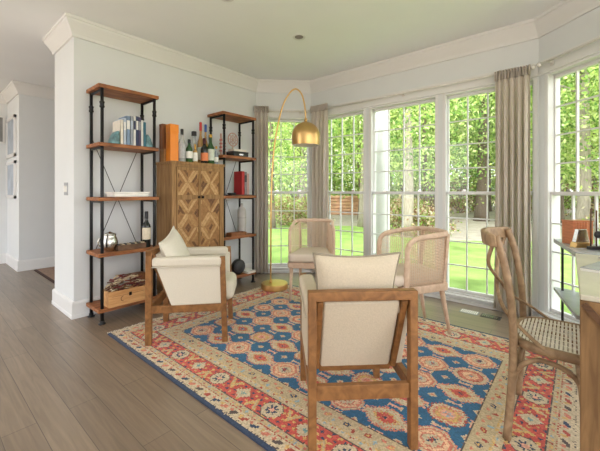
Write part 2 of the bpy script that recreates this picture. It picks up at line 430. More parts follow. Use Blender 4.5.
# ------------------------------------------------------------------ bay curtains
def curtain(name, label, c, rz, w, top, bot, folds, amp=.035, flare=1.0, n=90):
    t = thing(name, label, 'curtain', (c[0], c[1], 0), rz, 'taupe curtains in the bay')
    m = MB(); rows = 22; vs = []; fs = []
    for j in range(rows+1):
        q = j/rows; z = top+(bot-top)*q
        sc = 1.0+(flare-1.0)*q**2
        for i in range(n+1):
            u = i/n; x = (u-.5)*w*sc
            ph = 2*pi*folds*u
            a = amp*(.35+.65*min(1, q*4))
            y = a*sin(ph+.5*sin(3.1*q+u*5)) + .012*sin(2.3*ph+2*q)*min(1,q*3)
            zz = z
            if j == rows: zz = z + .01*sin(ph*.5)
            vs.append((x, y, zz))
    for j in range(rows):
        for i in range(n): a = j*(n+1)+i; fs.append((a, a+1, a+n+2, a+n+1))
    m.add(vs, fs); o = m.build('curtain_panel', W['curtain'], t, smooth=True)
    s = o.modifiers.new('s', 'SOLIDIFY'); s.thickness = .004
    m = MB(); vs = []; fs = []
    for j in range(5):
        z = top-.055+j*.022
        for i in range(n+1):
            u = i/n; ph = 2*pi*folds*2.2*u
            vs.append(((u-.5)*w*1.02, .018*sin(ph)+ -.012, z))
    for j in range(4):
        for i in range(n): a = j*(n+1)+i; fs.append((a, a+1, a+n+2, a+n+1))
    m.add(vs, fs); o = m.build('gathered_heading', W['curtain'], t, smooth=True)
    s = o.modifiers.new('s', 'SOLIDIFY'); s.thickness = .006
    return t
RT = 2.262
i45 = .7071
def offp(p, d, s, off):   # point s along wall, off into the room
    d = d.normalized(); return (p.x+d.x*s+d.y*off, p.y+d.y*s-d.x*off)
dd = A1-A0
curtain('curtain', 'taupe curtain left of the leftmost window, behind the right-hand shelf unit', offp(A0,dd,.075,.085), pi/4, .19, RT+.03, .02, 3.5, .026)
curtain('curtain', 'taupe curtain in the corner beside the brass lamp shade', (-2.715,3.61), 0, .28, RT+.03, .02, 4.5, .03)
curtain('curtain', 'wide taupe curtain hanging by the right back window behind the cross-back chair', (-.478,3.605), 0, .275, RT-.01, .02, 5.5, .034, 1.12)
def rod(label, p, d, s0, s1, off=.085, z=RT, br=()):
    a = offp(p,d,s0,off); b = offp(p,d,s1,off)
    t = thing('curtain_rod', label, 'curtain rod', (a[0],a[1],z), atan2(d.y,d.x)); L = s1-s0
    m = MB(); m.tube([(0,0,0),(L,0,0)], .010, 12); m.build('rod', W['rod'], t, smooth=True)
    for x in (-.01, L+.01):
        m = MB(); m.lathe([(.004,-.02),(.018,-.012),(.022,0),(.018,.012),(.004,.02)], (x,0,0), 14, M=Matrix.Rotation(pi/2,4,'Y')); m.build('finial', W['rod'], t, smooth=True)
    for x in br:
        m = MB(); m.box(x-.008,x+.008,0,off-.02,-.008,.008); m.box(x-.014,x+.014,off-.036,off-.03,-.03,.03); m.build('bracket', W['rod'], t)
rod('short white curtain rod across the leftmost window', A0, dd, .0, .70, br=(.02,.62))
rod('long white curtain rod along the three back windows', A1, A2-A1, .12, 2.60, br=(.03,1.26,2.45))
rod('white curtain rod above the right-hand window', A2, DR, .10, 1.8, br=(.06,1.6))

# ------------------------------------------------------------------ rug
def make_rug():
    x0, x1, y0, y1 = -2.88, .01, 1.018, 2.985
    L = x1-x0; Wd = y1-y0; cs = .0072
    nx = int(L/cs); ny = int(Wd/cs)
    PAL = {k: lin(v)[:3] for k, v in dict(navy=(58,72,98), blue=(52,104,142), cream=(208,190,160), beige=(198,178,144), coral=(212,130,110),
        red=(204,92,82), rust=(176,82,68), pink=(228,172,150), peach=(234,194,158), teal=(120,160,160), dark=(96,84,80), sky=(150,178,190), gold=(214,176,112)).items()}
    R = random.Random(3)
    typ = {}
    def star(a, b, r):   # 8-pointed star metric
        ang = atan2(b, a); rr = sqrt(a*a+b*b); return rr/(r*(.68+.32*cos(8*ang)))
    def guard(s, b, lo, hi, per, k):
        """repeating small motifs in a guard stripe"""
        mid = (lo+hi)/2; i = math.floor(s/per); u = (s/per-i-.5)*per; v = b-mid; h = (hi-lo)/2
        return i, u, v, h
    def colr(u, v):
        e1 = min(u, L-u); e2 = min(v, Wd-v)
        if e2 < e1: b = e2; s = u
        else: b = e1; s = v
        if e2 < .022: return 'navy'
        if b < .030: return 'dark' if b > .026 else 'cream'
        if b < .085:
            i, a, c, h = guard(s, b, .03, .085, .078, 0)
            k = (a*.8+c*.7); l = (c*.8-a*.5)
            if (k/.026)**2+(l/.011)**2 < 1: return ('rust','navy','coral','dark')[i % 4]
            if ((a+.027)/.010)**2+((c-.008)/.012)**2 < 1: return 'coral' if i % 2 else 'gold'
            return 'cream'
        if b < .090: return 'rust'
        if b < .124:
            i, a, c, h = guard(s, b, .09, .124, .055, 0)
            if abs(a)/.010+abs(c)/.009 < 1: return ('rust','sky','coral')[i % 3]
            if abs(abs(a)-.021)/.006+abs(c)/.006 < 1: return 'gold'
            return 'beige'
        if b < .129: return 'dark'
        if b < .268:
            c = b-.198; per = .225; i = math.floor((s+.03)/per); a = ((s+.03)/per-i-.5)*per
            if i % 2:
                o = max(abs(a), abs(c), (abs(a)+abs(c))*.72)
                if star(a, c, .040) < 1: return 'pink' if a*a+c*c < .00022 else 'navy'
                if o < .057: return 'cream'
                if o < .061: return 'dark'
            else:
                st = abs(round(a/.012)*.012)/.060+abs(round(c/.012)*.012)/.05
                if star(a, c, .018) < 1: return 'teal'
                if st < 1: return 'cream'
                if st < 1.12: return 'rust'
            q = abs(a)-.1125
            sg = 1 if (a > 0) == (i % 2 == 0) else -1
            if abs(q - sg*c*.55) < .012 and abs(c) < .062: return 'gold' if abs(q-sg*c*.55) > .004 else 'beige'
            h = (sin(s*91+c*70)+sin(s*57-c*133))
            if h > 1.35: return 'gold'
            if h < -1.55: return 'navy'
            if h < -1.25: return 'rust'
            return 'red'
        if b < .273: return 'dark'
        if b < .405:
            if abs(b-.296) < .011:
                i, a, c, h = guard(s, b, .285, .307, .05, 0)
                if abs(a)/.011+abs(c)/.008 < 1: return ('sky','rust')[i % 2]
                return 'cream'
            if abs(b-.310) < .003: return 'gold'
            i, a, c, h = guard(s, b, .312, .405, .115, 0)
            k = a*.85+c*.5; l = c*.85-a*.5
            if (k/.020)**2+(l/.012)**2 < 1: return ('rust','coral','navy')[i % 3] if (k/.010)**2+(l/.006)**2 > 1 else 'gold'
            if ((a-.045)/.008)**2+((c+.02)/.014)**2 < 1: return ('sky','rust')[i % 2]
            if ((a+.045)/.014)**2+((c-.018)/.007)**2 < 1: return 'coral'
            return 'beige'
        if b < .411: return 'dark'
        # field
        fu = u-.41; fv = v-.41; FL = L-.82; FW = Wd-.82
        nc, nr = 9, 5; pu = FL/nc; pv = FW/nr
        i = min(nc-1, int(fu/pu)); j = min(nr-1, int(fv/pv)); a = fu-(i+.5)*pu; c = fv-(j+.5)*pv
        if (i, j) not in typ: typ[(i, j)] = (i*2+j*3+(i*j) % 2) % 4
        k = typ[(i, j)]
        ser = .0045*(1 if (math.floor((a+c)/.014)+math.floor((a-c)/.014)) % 2 else -1)
        if k == 0: o = max(abs(a)*.93, abs(c), (abs(a)+abs(c))*.72)
        elif k == 1: o = sqrt((a*.9)**2+c*c)*1.02+ser*.6
        elif k == 2: o = max(abs(c)*1.05, (abs(a)*.62+abs(c)*.78))+ser
        else: o = max(abs(a), abs(c)*1.1, (abs(a)+abs(c))*.68)+ser*.8
        st = star(a, c, .024)
        if st < .55: return ('rust','teal','navy','coral')[k]
        if st < 1.0: return ('navy','coral','rust','sky')[(k+i) % 4]
        ring = ((.040,'cream'),(.047,'coral'),(.066,'peach'),(.078,'coral'),(.088,'cream'),(.093,'coral')) if k == 0 else \
               ((.042,'peach'),(.060,'coral'),(.066,'rust'),(.084,'cream'),(.092,'pink')) if k == 1 else \
               ((.036,'red'),(.044,'gold'),(.078,'cream'),(.086,'coral')) if k == 2 else \
               ((.034,'pink'),(.056,'gold'),(.064,'coral'),(.082,'cream'),(.088,'rust'))
        for lim, nm in ring:
            if o < lim:
                if nm in ('cream','peach','gold') and sin(a*260)*sin(c*260) > .72: return 'coral'
                return nm
        # fillers where four medallions meet, and between
        au = abs(abs(a)-pu/2); cv = abs(abs(c)-pv/2)
        if au/.026+cv/.022 < 1: return 'cream' if au/.012+cv/.010 > 1 else 'coral'
        if (au < .010 and abs(c) < .030 and abs(c) > .012): return 'pink'
        if au < .022 and abs(c) < .007: return 'cream'
        if cv < .008 and abs(a) < .034: return 'cream' if k % 2 else 'pink'
        if cv < .016 and abs(abs(a)-.034) < .005: return 'cream'
        return 'blue'
    vs = []; fs = []; cols = []
    H = .010
    for j in range(ny+1):
        for i in range(nx+1):
            vs.append((i/nx*L, j/ny*Wd, H))
    rowf = [1+.05*sin(j*.11)+.03*sin(j*.37+1) for j in range(ny)]
    for j in range(ny):
        for i in range(nx):
            a = j*(nx+1)+i; fs.append((a, a+1, a+nx+2, a+nx+1))
            n = colr(min(L-.001,max(.001,(i+.5)/nx*L+R.gauss(0,.0018))), min(Wd-.001,max(.001,(j+.5)/ny*Wd+R.gauss(0,.0018)))); c = PAL[n]
            f = R.uniform(.78, 1.16)*(rowf[j] if n in ('blue','red') else 1)
            cols.append((c[0]*f, c[1]*f, c[2]*f, 1.0))
    nb = len(vs)
    vs += [(0,0,0),(L,0,0),(L,Wd,0),(0,Wd,0)]
    c00, c10, c11, c01 = 0, nx, (ny+1)*(nx+1)-1, ny*(nx+1)
    fs += [(nb,nb+1,c10,c00)[::1],(nb+1,nb+2,c11,c10),(nb+2,nb+3,c01,c11),(nb+3,nb,c00,c01)]
    nv = lin((38,52,78)); cols += [nv, nv, nv, nv]
    me = bpy.data.meshes.new('area_rug'); me.from_pydata(vs, [], fs); me.update()
    at = me.color_attributes.new('knots', 'FLOAT_COLOR', 'CORNER')
    flat = []
    for p, c in zip(me.polygons, cols): flat += list(c)*p.loop_total
    at.data.foreach_set('color', flat)
    m, nt, b = nodes('knotted_wool')
    an = nt.nodes.new('ShaderNodeAttribute'); an.attribute_name = 'knots'
    nt.links.new(an.outputs['Color'], b.inputs['Base Color']); b.inputs['Roughness'].default_value = .95; b.inputs['Specular IOR Level'].default_value = .15
    b.inputs['Sheen Weight'].default_value = .15
    me.materials.append(m)
    o = bpy.data.objects.new('area_rug', me); COL.objects.link(o); o.location = (x0, y0, .001)
    tag(o, 'large blue and coral patterned wool rug with red star border under the chairs', 'rug')
    rr = random.Random(5)
    for side, sx in ((0, -1), (L, 1)):
        fr = MB()
        for i in range(150):
            y = .01+i/150*(Wd-.02); x2 = side+sx*rr.uniform(.02,.04); y2 = y+rr.uniform(-.01,.01)
            fr.box(min(side,x2), max(side,x2), y-.002, y+.002, .001, .005)
        fr.build('fringe', W['rush'], o)
make_rug()

# ------------------------------------------------------------------ armchairs
def pillow(w, h, t, n=18):
    m = MB(); vs = []; fs = []
    for sgn in (1, -1):
        for j in range(n+1):
            for i in range(n+1):
                u = -1+2*i/n; v = -1+2*j/n
                k = (max(0, 1-abs(u)**2.6)**.55)*(max(0, 1-abs(v)**2.6)**.55)
                pu = 1-.10*(1-v*v)*abs(u)**3; pv = 1-.10*(1-u*u)*abs(v)**3
                vs.append((u*w/2*pu*(1+.02*abs(v)), sgn*t/2*k, v*h/2*pv))
    N = (n+1)*(n+1)
    for j in range(n):
        for i in range(n):
            a = j*(n+1)+i; fs.append((a, a+1, a+n+2, a+n+1)); fs.append((N+a, N+a+n+1, N+a+n+2, N+a+1))
    m.add(vs, fs)
    edge = []
    def pt(u, v):
        pu = 1-.10*(1-v*v)*abs(u)**3; pv = 1-.10*(1-u*u)*abs(v)**3
        return (u*w/2*pu*(1+.02*abs(v)), 0, v*h/2*pv)
    K = 14
    for i in range(K): edge.append(pt(-1+2*i/K, -1))
    for i in range(K): edge.append(pt(1, -1+2*i/K))
    for i in range(K): edge.append(pt(1-2*i/K, 1))
    for i in range(K): edge.append(pt(-1, 1-2*i/K))
    return m, edge

def armchair(label, loc, rz, fab):
    t = thing('armchair', label, 'armchair', loc, rz, 'oak framed linen armchairs')
    wd = W['chairwood']; X = .225; R = -.280; F = .275
    for sx in (-1, 1):
        m = MB(); m.bar((sx*X,R,0),(sx*X,R+.005,.697),.036,.045,(1,0,0)); m.build('rear_leg', wd, t, bevel=.004)
        m = MB(); m.bar((sx*X,F,0),(sx*X,F-.02,.645),.034,.040,(1,0,0)); m.build('front_leg', wd, t, bevel=.004)
        m = MB(); m.bar((sx*X,R+.02,.262),(sx*X,F-.02,.262),.028,.056,(1,0,0)); m.build('side_rail', wd, t, bevel=.003)
        # slanted back strut from the top bar down to the seat
        m = MB(); m.bar((sx*(X-.036),R+.01,.660),(sx*(X-.036),R+.175,.285),.026,.045,(1,0,0)); m.build('back_strut', wd, t, bevel=.003)
    m = MB(); m.box(-X-.018,X+.018,R-.018,R+.03,.658,.700); m.build('top_rail', wd, t, bevel=.004)
    m = MB(); m.box(-X+.018,X-.018,R-.012,R+.016,.225,.290); m.build('rear_stretcher', wd, t, bevel=.003)
    m = MB(); m.box(-X+.018,X-.018,F-.03,F,.235,.285); m.build('front_stretcher', wd, t, bevel=.003)
    m = MB(); m.box(-X+.05,X-.05,R+.16,R+.19,.262,.302); m.build('back_cross_rail', wd, t, bevel=.003)
    # upholstery
    fm = W[fab]
    m = MB(); th = atan2(.165, .387)
    M = Matrix.Translation((0,R+.115,.468)) @ Matrix.Rotation(th, 4, 'X')
    m.box(-X+.052,X-.052,-.03,.055,-.205,.205,M=M); m.build('back_panel', fm, t, bevel=.012, seg=3)
    for sx in (-1, 1):
        # arm side panel: trapezoid in YZ
        poly = [(R+.045,.60),(F-.005,.60),(F-.005,.292),(R+.165,.285)]
        m = MB(); x0, x1 = (sx*(X+.012), sx*(X-.05)); x0, x1 = min(x0,x1), max(x0,x1)
        vs = [(x0,y,z) for y,z in poly]+[(x1,y,z) for y,z in poly]
        n = 4; fs = [(0,1,2,3),(7,6,5,4)]+[(i,i+n,(i+1)%n+n,(i+1)%n) for i in range(n)]
        m.add(vs, fs); m.build('arm_side', fm, t, bevel=.008, seg=3)
        m = MB(); m.box(min(sx*(X+.026),sx*(X-.058)),max(sx*(X+.026),sx*(X-.058)),R+.025,F-.022,.575,.645); m.build('arm_pad', fm, t, bevel=.022, seg=4)
        m = MB(); pts = [(sx*(X+.026),R+.03,.577),(sx*(X+.026),F-.03,.577)]; m.tube(pts,.004,6); m.build('arm_welt', fm, t, smooth=True)
    m = MB(); m.box(-X+.052,X-.052,R+.15,F+.06,.285,.44); m.build('seat_cushion', fm, t, bevel=.05, seg=5)
    return t
def throw(label, loc, rz, tilt, w, h, d, mat, pip, roll=0):
    m, e = pillow(w, h, d)
    o = m.build('throw_pillow', mat, None, smooth=True); o.location = loc; o.rotation_euler = (tilt, roll, rz)
    tag(o, label, 'pillow')
    p = MB(); p.tube(e, .0055, 6, closed=True); p.build('piping', pip, o, smooth=True)
    return o
def fwd(rz): return Vector((-sin(rz), cos(rz), 0))
# chair beside the shelf (seen from its right side)
RA = radians(-43.2); CA = Vector((-2.405, 1.495, .011))
armchair('cream linen armchair seen side-on, in front of the cabinet and left shelf', CA, RA, 'linen')
c = CA + fwd(RA)*(-.135) + Vector((0,0,.615))
throw('off-white square pillow seen edge-on, leaning in the side-on armchair', c, RA, radians(20), .40, .39, .14, W['cream'], W['cream'], radians(12))
RB = radians(43.8); cB = Vector((-.706,1.265,.011)) + fwd(RB)*.315
armchair('oat linen armchair seen from behind, its back frame nearest the camera', cB, RB, 'linen2')
c = cB + fwd(RB)*(-.13) + Vector((0,0,.650))
throw('oat pillow with taupe piping showing above the armchair back nearest the camera', c, RB, radians(12), .41, .40, .15, W['linen2'], W['piping'])

# ------------------------------------------------------------------ cane barrel chairs
def panel_strips(m, P, Q, topf, botf, n, m2, sw=.0040, th=.0025):
    """woven panel between base line P->Q (2D) with heights botf..topf(u)"""
    P = Vector(P); Q = Vector(Q); d = (Q-P); L = d.length; dn = d/L; nm = Vector((dn.y,-dn.x))
    for i in range(n):
        u = (i+.5)/n; c = P+d*u; z0, z1 = botf(u), topf(u)
        a = c-dn*sw/2; b = c+dn*sw/2
        vs = [(a.x,a.y,z0),(b.x,b.y,z0),(b.x,b.y,z1),(a.x,a.y,z1)]
        vs2 = [(x+nm.x*th,y+nm.y*th,z) for x,y,z in vs]
        m.add(vs+vs2,[(0,1,2,3),(7,6,5,4),(0,4,5,1),(2,6,7,3),(1,5,6,2),(3,7,4,0)])
    for j in range(m2):
        w = (j+.5)/m2
        za = botf(0)+(topf(0)-botf(0))*w; zb = botf(1)+(topf(1)-botf(1))*w
        o = nm*(th*(1 if j % 2 else -1)*.6)
        vs = [(P.x+o.x,P.y+o.y,za-sw/2),(Q.x+o.x,Q.y+o.y,zb-sw/2),(Q.x+o.x,Q.y+o.y,zb+sw/2),(P.x+o.x,P.y+o.y,za+sw/2)]
        vs2 = [(x+nm.x*th,y+nm.y*th,z) for x,y,z in vs]
        m.add(vs+vs2,[(0,1,2,3),(7,6,5,4),(0,4,5,1),(2,6,7,3),(1,5,6,2),(3,7,4,0)])
def cane_chair(label, loc, rz):
    t = thing('cane_chair', label, 'chair', loc, rz, 'cane barrel chairs by the bay windows')
    wd = W['canewood']
    fx, fy = .228, .12      # front uprights
    bx, by = .160, -.235    # rear posts
    zs = .36
    # one continuous bent rail: front upright, over the arm, round the back
    rail = [(-fx,fy+.03,zs),(-fx-.004,fy+.028,.56),(-fx-.004,fy+.02,.70),(-fx,fy-.02,.755),(-fx+.012,fy-.09,.778),
            (-bx-.055,by+.07,.80),(-bx-.02,by+.012,.805),(-bx+.03,by-.016,.807),(0,by-.028,.808)]
    full = rail+[(-x,y,z) for x,y,z in rail[::-1][1:]]
    m = MB(); m.tube(smooth_path(full,5), .021, 10, flat=(1.0,.8)); m.build('bent_rail', wd, t, smooth=True)
    for sx in (-1, 1):
        m = MB(); m.bar((sx*bx*.96,by+.02,zs),(sx*bx*1.06,by-.012,.80),.030,.026,(1,0,0)); m.build('rear_post', wd, t, bevel=.004)
        m = MB(); m.tube([(sx*.205,.21,zs+.01),(sx*.218,.225,.0)],[.021,.012],12); m.build('front_leg', wd, t, smooth=True)
        m = MB(); m.tube([(sx*.155,-.20,zs+.01),(sx*.168,-.268,.0)],[.021,.012],12); m.build('rear_leg', wd, t, smooth=True)
    # seat frame
    outl = [(-.232,.255),(-.248,.20),(-fx-.012,.09),(-bx-.03,by-.0),(-bx+.02,by-.025),(bx-.02,by-.025),(bx+.03,by),(fx+.012,.09),(.248,.20),(.232,.255)]
    m = MB(); m.prism(outl[::-1] if False else outl, zs-.005, zs+.055); m.build('seat_frame', wd, t, bevel=.008)
    m = MB(); cu = [(-.228,.285),(-.243,.20),(-fx+.03,.09),(-bx,by+.05),(-bx+.05,by+.03),(bx-.05,by+.03),(bx,by+.05),(fx-.03,.09),(.243,.20),(.228,.285)]
    m.prism(cu, zs+.056, zs+.145); m.build('seat_cushion', W['seatlinen'], t, bevel=.035, seg=5)
    m = MB()
    zb = lambda u: zs+.06
    panel_strips(m, (-fx,fy+.01), (-bx,by), lambda u: .75+.045*u, zb, 20, 30)
    m.build('side_cane', W['cane'], t)
    m = MB(); panel_strips(m, (fx,fy+.01), (bx,by), lambda u: .75+.045*u, zb, 20, 30); m.build('side_cane', W['cane'], t)
    m = MB(); panel_strips(m, (-bx+.01,by-.01), (bx-.01,by-.01), lambda u: .80, zb, 20, 30); m.build('back_cane', W['cane'], t)
    return t
cane_chair('whitewashed cane barrel chair facing us, in front of the corner curtain', (-2.235, 2.85, .0), radians(214))
cane_chair('whitewashed cane barrel chair turned sideways by the middle back windows', (-1.085, 2.662, .011), radians(143))

# ------------------------------------------------------------------ cross-back chair (local +y = facing)
def crossback(label, loc, rz):
    t = thing('crossback_chair', label, 'chair', loc, rz)
    wd = W['bentwood']; w = .20
    # uprights run from floor to top as one bent pole
    for sx in (-1, 1):
        pts = smooth_path([(sx*(w+.015),-.238,0),(sx*w,-.220,.25),(sx*w,-.214,.46),(sx*w,-.222,.62),(sx*w*.99,-.250,.80),(sx*w*.97,-.285,.925)],6)
        m = MB(); m.tube(pts,[.017]*len(pts),12); m.build('rear_upright', wd, t, smooth=True)
        m = MB(); m.tube([(sx*.19,.018,.45),(sx*.195,.035,.24),(sx*.20,.10,0)],[.018,.016,.013],12); m.build('front_leg', wd, t, smooth=True)
        # side hoop stretcher
        pts = smooth_path([(sx*.195,-.222,.20),(sx*.195,-.20,.32),(sx*.195,-.135,.385),(sx*.195,-.075,.39),(sx*.195,-.02,.375),(sx*.195,.015,.34),(sx*.195,.027,.30)],5)
        m = MB(); m.tube(pts,.011,10); m.build('side_hoop', wd, t, smooth=True)
    pts = smooth_path([(-.19,-.222,.20),(-.17,-.20,.34),(-.09,-.19,.40),(0,-.19,.405),(.09,-.19,.40),(.17,-.20,.34),(.19,-.222,.20)],5)
    m = MB(); m.tube(pts,.011,10); m.build('rear_hoop', wd, t, smooth=True)
    # curved top rail
    m = MB(); vs = []; fs = []; n = 20
    for i in range(n+1):
        u = -1+2*i/n; x = u*(w+.025); y = -.288-.075*(1-u*u); h = .036-.006*abs(u)
        for dy, dz in ((-.014,-h),(.012,-h),(.012,h),(-.014,h)): vs.append((x,y+dy+(dz*-.12),.905+dz))
    for i in range(n):
        for j in range(4): a = i*4+j; b = i*4+(j+1)%4; fs.append((a,b,b+4,a+4))
    fs += [(3,2,1,0),(n*4,n*4+1,n*4+2,n*4+3)]
    m.add(vs, fs); m.build('top_rail', wd, t, bevel=.008, seg=3)
    # crossing bent strips
    for sx in (-1, 1):
        pts = smooth_path([(sx*w*.93,-.30,.88),(sx*.15,-.322,.78),(0,-.300+.010*sx,.665),(-sx*.13,-.262,.575),(-sx*.205,-.165,.50),(-sx*.215,-.075,.435)],6)
        m = MB(); m.tube(pts,.0095,8,flat=(1,.6)); m.build('cross_strip', wd, t, smooth=True)
        m = MB(); m.lathe([(.016,-.008),(.016,.008)],(-sx*.215,-.075,.432),12,M=Matrix.Rotation(pi/2,4,'Y')); m.build('strip_scroll', wd, t, smooth=True)
    # seat
    ring = []
    for i in range(40):
        q = 2*pi*i/40; k = 3.2
        x = .21*math.copysign(abs(cos(q))**(2/k),cos(q)); y = -.05+.175*math.copysign(abs(sin(q))**(2/k),sin(q)); ring.append((x*(1+.05*(y/.2)),y,.44))
    m = MB(); m.tube(ring,.021,10,closed=True); m.build('seat_ring', wd, t, smooth=True)
    m = MB()
    for i in range(7):
        x = -.17+.34*i/6; hw = .163*(1-abs(x/.215)**3.2)**(1/3.2)
        m.box(x-.004,x+.004,-.05-hw,-.05+hw,.444,.449)
    for i in range(22):
        y = -.21+.32*i/21; q = (y+.05)/.175; hw = .205*max(0,1-abs(q)**3.2)**(1/3.2)
        m.box(-hw,hw,y-.0048,y+.0048,.449,.457)
    m.build('woven_seat', W['rush'], t)
    return t
crossback('weathered cross-back bentwood chair with woven seat tucked at the table', (-.0225, 1.993, .011), radians(-89))

# ------------------------------------------------------------------ table at right
t = thing('dining_table', 'wooden table with pale top at the right edge of the photo', 'table', (0,0,0))
m = MB(); m.prism([(.0,1.635),(.80,1.635),(.80,2.70),(-.022,2.70)],.738,.76); m.build('tabletop', W['tabletop'], t, bevel=.005)
for x0, x1 in ((.0,.13),(.675,.795)):
    for y0, y1 in ((1.64,1.73),(2.61,2.69)):
        m = MB(); m.box(x0,x1,y0,y1,0,.738); m.build('leg', W['tablewood'], t, bevel=.006)
m = MB(); m.box(.13,.675,1.66,1.69,.60,.738); m.build('apron', W['tablewood'], t)
m = MB(); m.box(.13,.675,2.63,2.66,.60,.738); m.build('apron', W['tablewood'], t)
m = MB(); m.bar((.012,1.634,.725),(.20,1.634,.50),.012,.02,(0,1,0)); m.build('brace', W['walnut'], t)
# papers on it
t = thing('notepad', 'white notepad lying flat on the pale table near its corner', 'notepad', (.12,2.22,.76), radians(-18)); m = MB()
m.box(-.085,.085,-.12,.12,0,.012); m.build('pages', W['whitepaper'], t)
m = MB(); m.box(-.087,.087,-.122,.122,.012,.016); m.build('cover', W['marble'], t, bevel=.002)
t = thing('notepad', 'thin grey folder behind the white notepad on the table', 'folder', (.19,2.52,.76), radians(20)); m = MB()
m.box(-.09,.09,-.06,.06,0,.006); m.build('pages', W['whitepaper'], t)
m = MB(); m.box(-.093,.093,-.063,.063,.006,.010); m.build('cover', W['greybook'], t)
# corner console with two marble shelves
t = thing('console_shelf', 'two tier grey marble corner console with black legs by the right window', 'console', (0,0,0))
cp = [(-.165,3.42),(-.018,2.735),(.62,2.735),(.66,2.78),(-.07,3.42)]
for z0, z1, lb in ((.728,.76,'upper_shelf'),(.335,.362,'lower_shelf')):
    m = MB(); m.prism(cp, z0, z1); m.build(lb, W['marble'], t, bevel=.003)
for x, y in ((-.105,3.34),(.03,2.80),(.55,2.80)):
    m = MB(); m.box(x-.008,x+.008,y-.008,y+.008,0,.335); m.box(x-.008,x+.008,y-.008,y+.008,.362,.728); m.build('leg', W['pipe'], t)
# things on it
t = thing('copper_canister', 'ribbed copper rectangular canister on the marble console', 'canister', (-.015,3.20,.76), radians(40)); m = MB()
m.box(-.075,.075,-.05,.05,0,.165)
for i in range(5): m.lathe([(.013,0),(.013,.165)],(-.063+.021*i,-.05,0),12)
m.build('body', W['copper'], t, bevel=.004); m = MB(); m.box(-.078,.078,-.053,.053,.165,.174); m.build('rim', W['copper'], t, bevel=.003)
M = Matrix.Rotation(pi/2,4,'X')
t = thing('desk_stand', 'small silver trapezoid stand with gold base in front of the copper canister', 'stand', (.005,3.01,.76), radians(40)); m = MB()
m.prism([(-.05,.035),(.05,.035),(.03,.125),(-.03,.125)],-.015,.015,M=M); m.build('face', W['silver'], t, bevel=.003)
m = MB(); m.prism([(-.058,0),(.058,0),(.05,.035),(-.05,.035)],-.025,.025,M=M); m.build('base', W['brass'], t, bevel=.003)
t = thing('bar_tool_set', 'rack of tall dark bar tools with a round strainer', 'bar tools', (.085,2.965,.76), radians(40)); m = MB()
m.box(-.05,.05,-.02,.02,0,.02); m.build('base', W['black'], t, bevel=.003)
for x, hh in ((-.038,.27),(.0,.26),(.036,.265)):
    m = MB(); m.tube([(x,0,.02),(x,0,hh)],.0045,8); m.build('tool_handle', W['walnut'], t, smooth=True)
m = MB(); m.lathe([(.001,-.006),(.024,-.005),(.024,.005),(.001,.006)],(0,-.012,.10),18,M=M); m.build('strainer', W['charcoal'], t, smooth=True)
t = thing('knife_block', 'pale wooden block at the right edge on the marble console', 'block', (.165,2.95,.76), radians(40)); m = MB()
m.box(-.045,.045,-.04,.04,0,.17); m.build('body', W['pine'], t, bevel=.004)
m = MB(); m.box(-.03,.03,-.025,.025,.17,.21); m.build('handle', W['walnut'], t, bevel=.004)

# ------------------------------------------------------------------ shelf units
def shelf_unit(label, y0, y1):
    t = thing('pipe_shelf_unit', label, 'shelf unit', (-3.285,(y0+y1)/2,0), 0, 'industrial pipe shelf units')
    hy = (y1-y0)/2
    for z in (.13,.61,1.095,1.57,2.075):
        m = MB(); m.box(-.155,.155,-hy-.035,hy+.035,z-.032,z); m.build('shelf', W['shelfwood'], t, bevel=.004)
    for sx in (-1, 1):
        for sy in (-1, 1):
            x = sx*.132; y = sy*hy; m = MB()
            m.tube([(x,y,0),(x,y,2.043)],.0135,12)
            for zc in (1.90,): m.lathe([(.0135,-.03),(.020,-.025),(.020,-.012),(.017,-.01),(.017,.01),(.020,.012),(.020,.025),(.0135,.03)],(x,y,zc),14)
            p = m.build('post', W['pipe'], t, smooth=True)
            m = MB(); m.lathe([(.030,0),(.030,.006),(.018,.008),(.018,.03)],(x,y,0),16); m.build('foot_flange', W['pipe'], p, smooth=True)
    for z in (.098,.578,1.063,1.538,2.043):
        for sy in (-1, 1):
            m = MB(); m.bar((-.132,sy*hy,z-.010),(.132,sy*hy,z-.010),.016,.016); m.build('shelf_bearer', W['pipe'], t)
    for s in (-1, 1):
            m = MB(); m.tube([(-.148,s*hy,1.66),(-.148,-s*hy,.50)],.0032,6); m.build('cross_wire', W['wire'], t)
    return t
shelf_unit('industrial pipe and wood shelf unit left of the cabinet', 1.07, 1.53)
shelf_unit('industrial pipe and wood shelf unit right of the cabinet by the curtain', 2.355, 2.80)

def book(label, x, y, z, d, th, h, mat, pages=True, rz=0, group=None, band=None):
    """upright book: spine toward +x, th along y"""
    t = thing('book', label, 'book', (x,y,z), rz, group); m = MB()
    m.box(d/2-.003,d/2,-th/2,th/2,0,h); m.box(-d/2,d/2,-th/2,-th/2+.002,0,h); m.box(-d/2,d/2,th/2-.002,th/2,0,h); m.build('cover', mat, t)
    m = MB(); m.box(-d/2+.004,d/2-.004,-th/2+.002,th/2-.002,.003,h-.004); m.build('pages', W['whitepaper'], t)
    if band is not None:
        m = MB(); m.box(d/2,d/2+.0012,-th/2+.003,th/2-.003,h*.55,h*.85); m.build('spine_panel', band, t)
    return t
Bm = {k: plain('cloth_'+k, c, .65, var=.08, scale=20) for k, c in dict(paleblue=(178,190,206), white=(226,224,220), navy=(58,66,96), steel=(120,140,166), purple=(84,76,104), teal=(58,110,130), grey=(150,156,166), ivory=(222,214,200)).items()}
yb = 1.222
G = 'upright books on the left shelf unit'
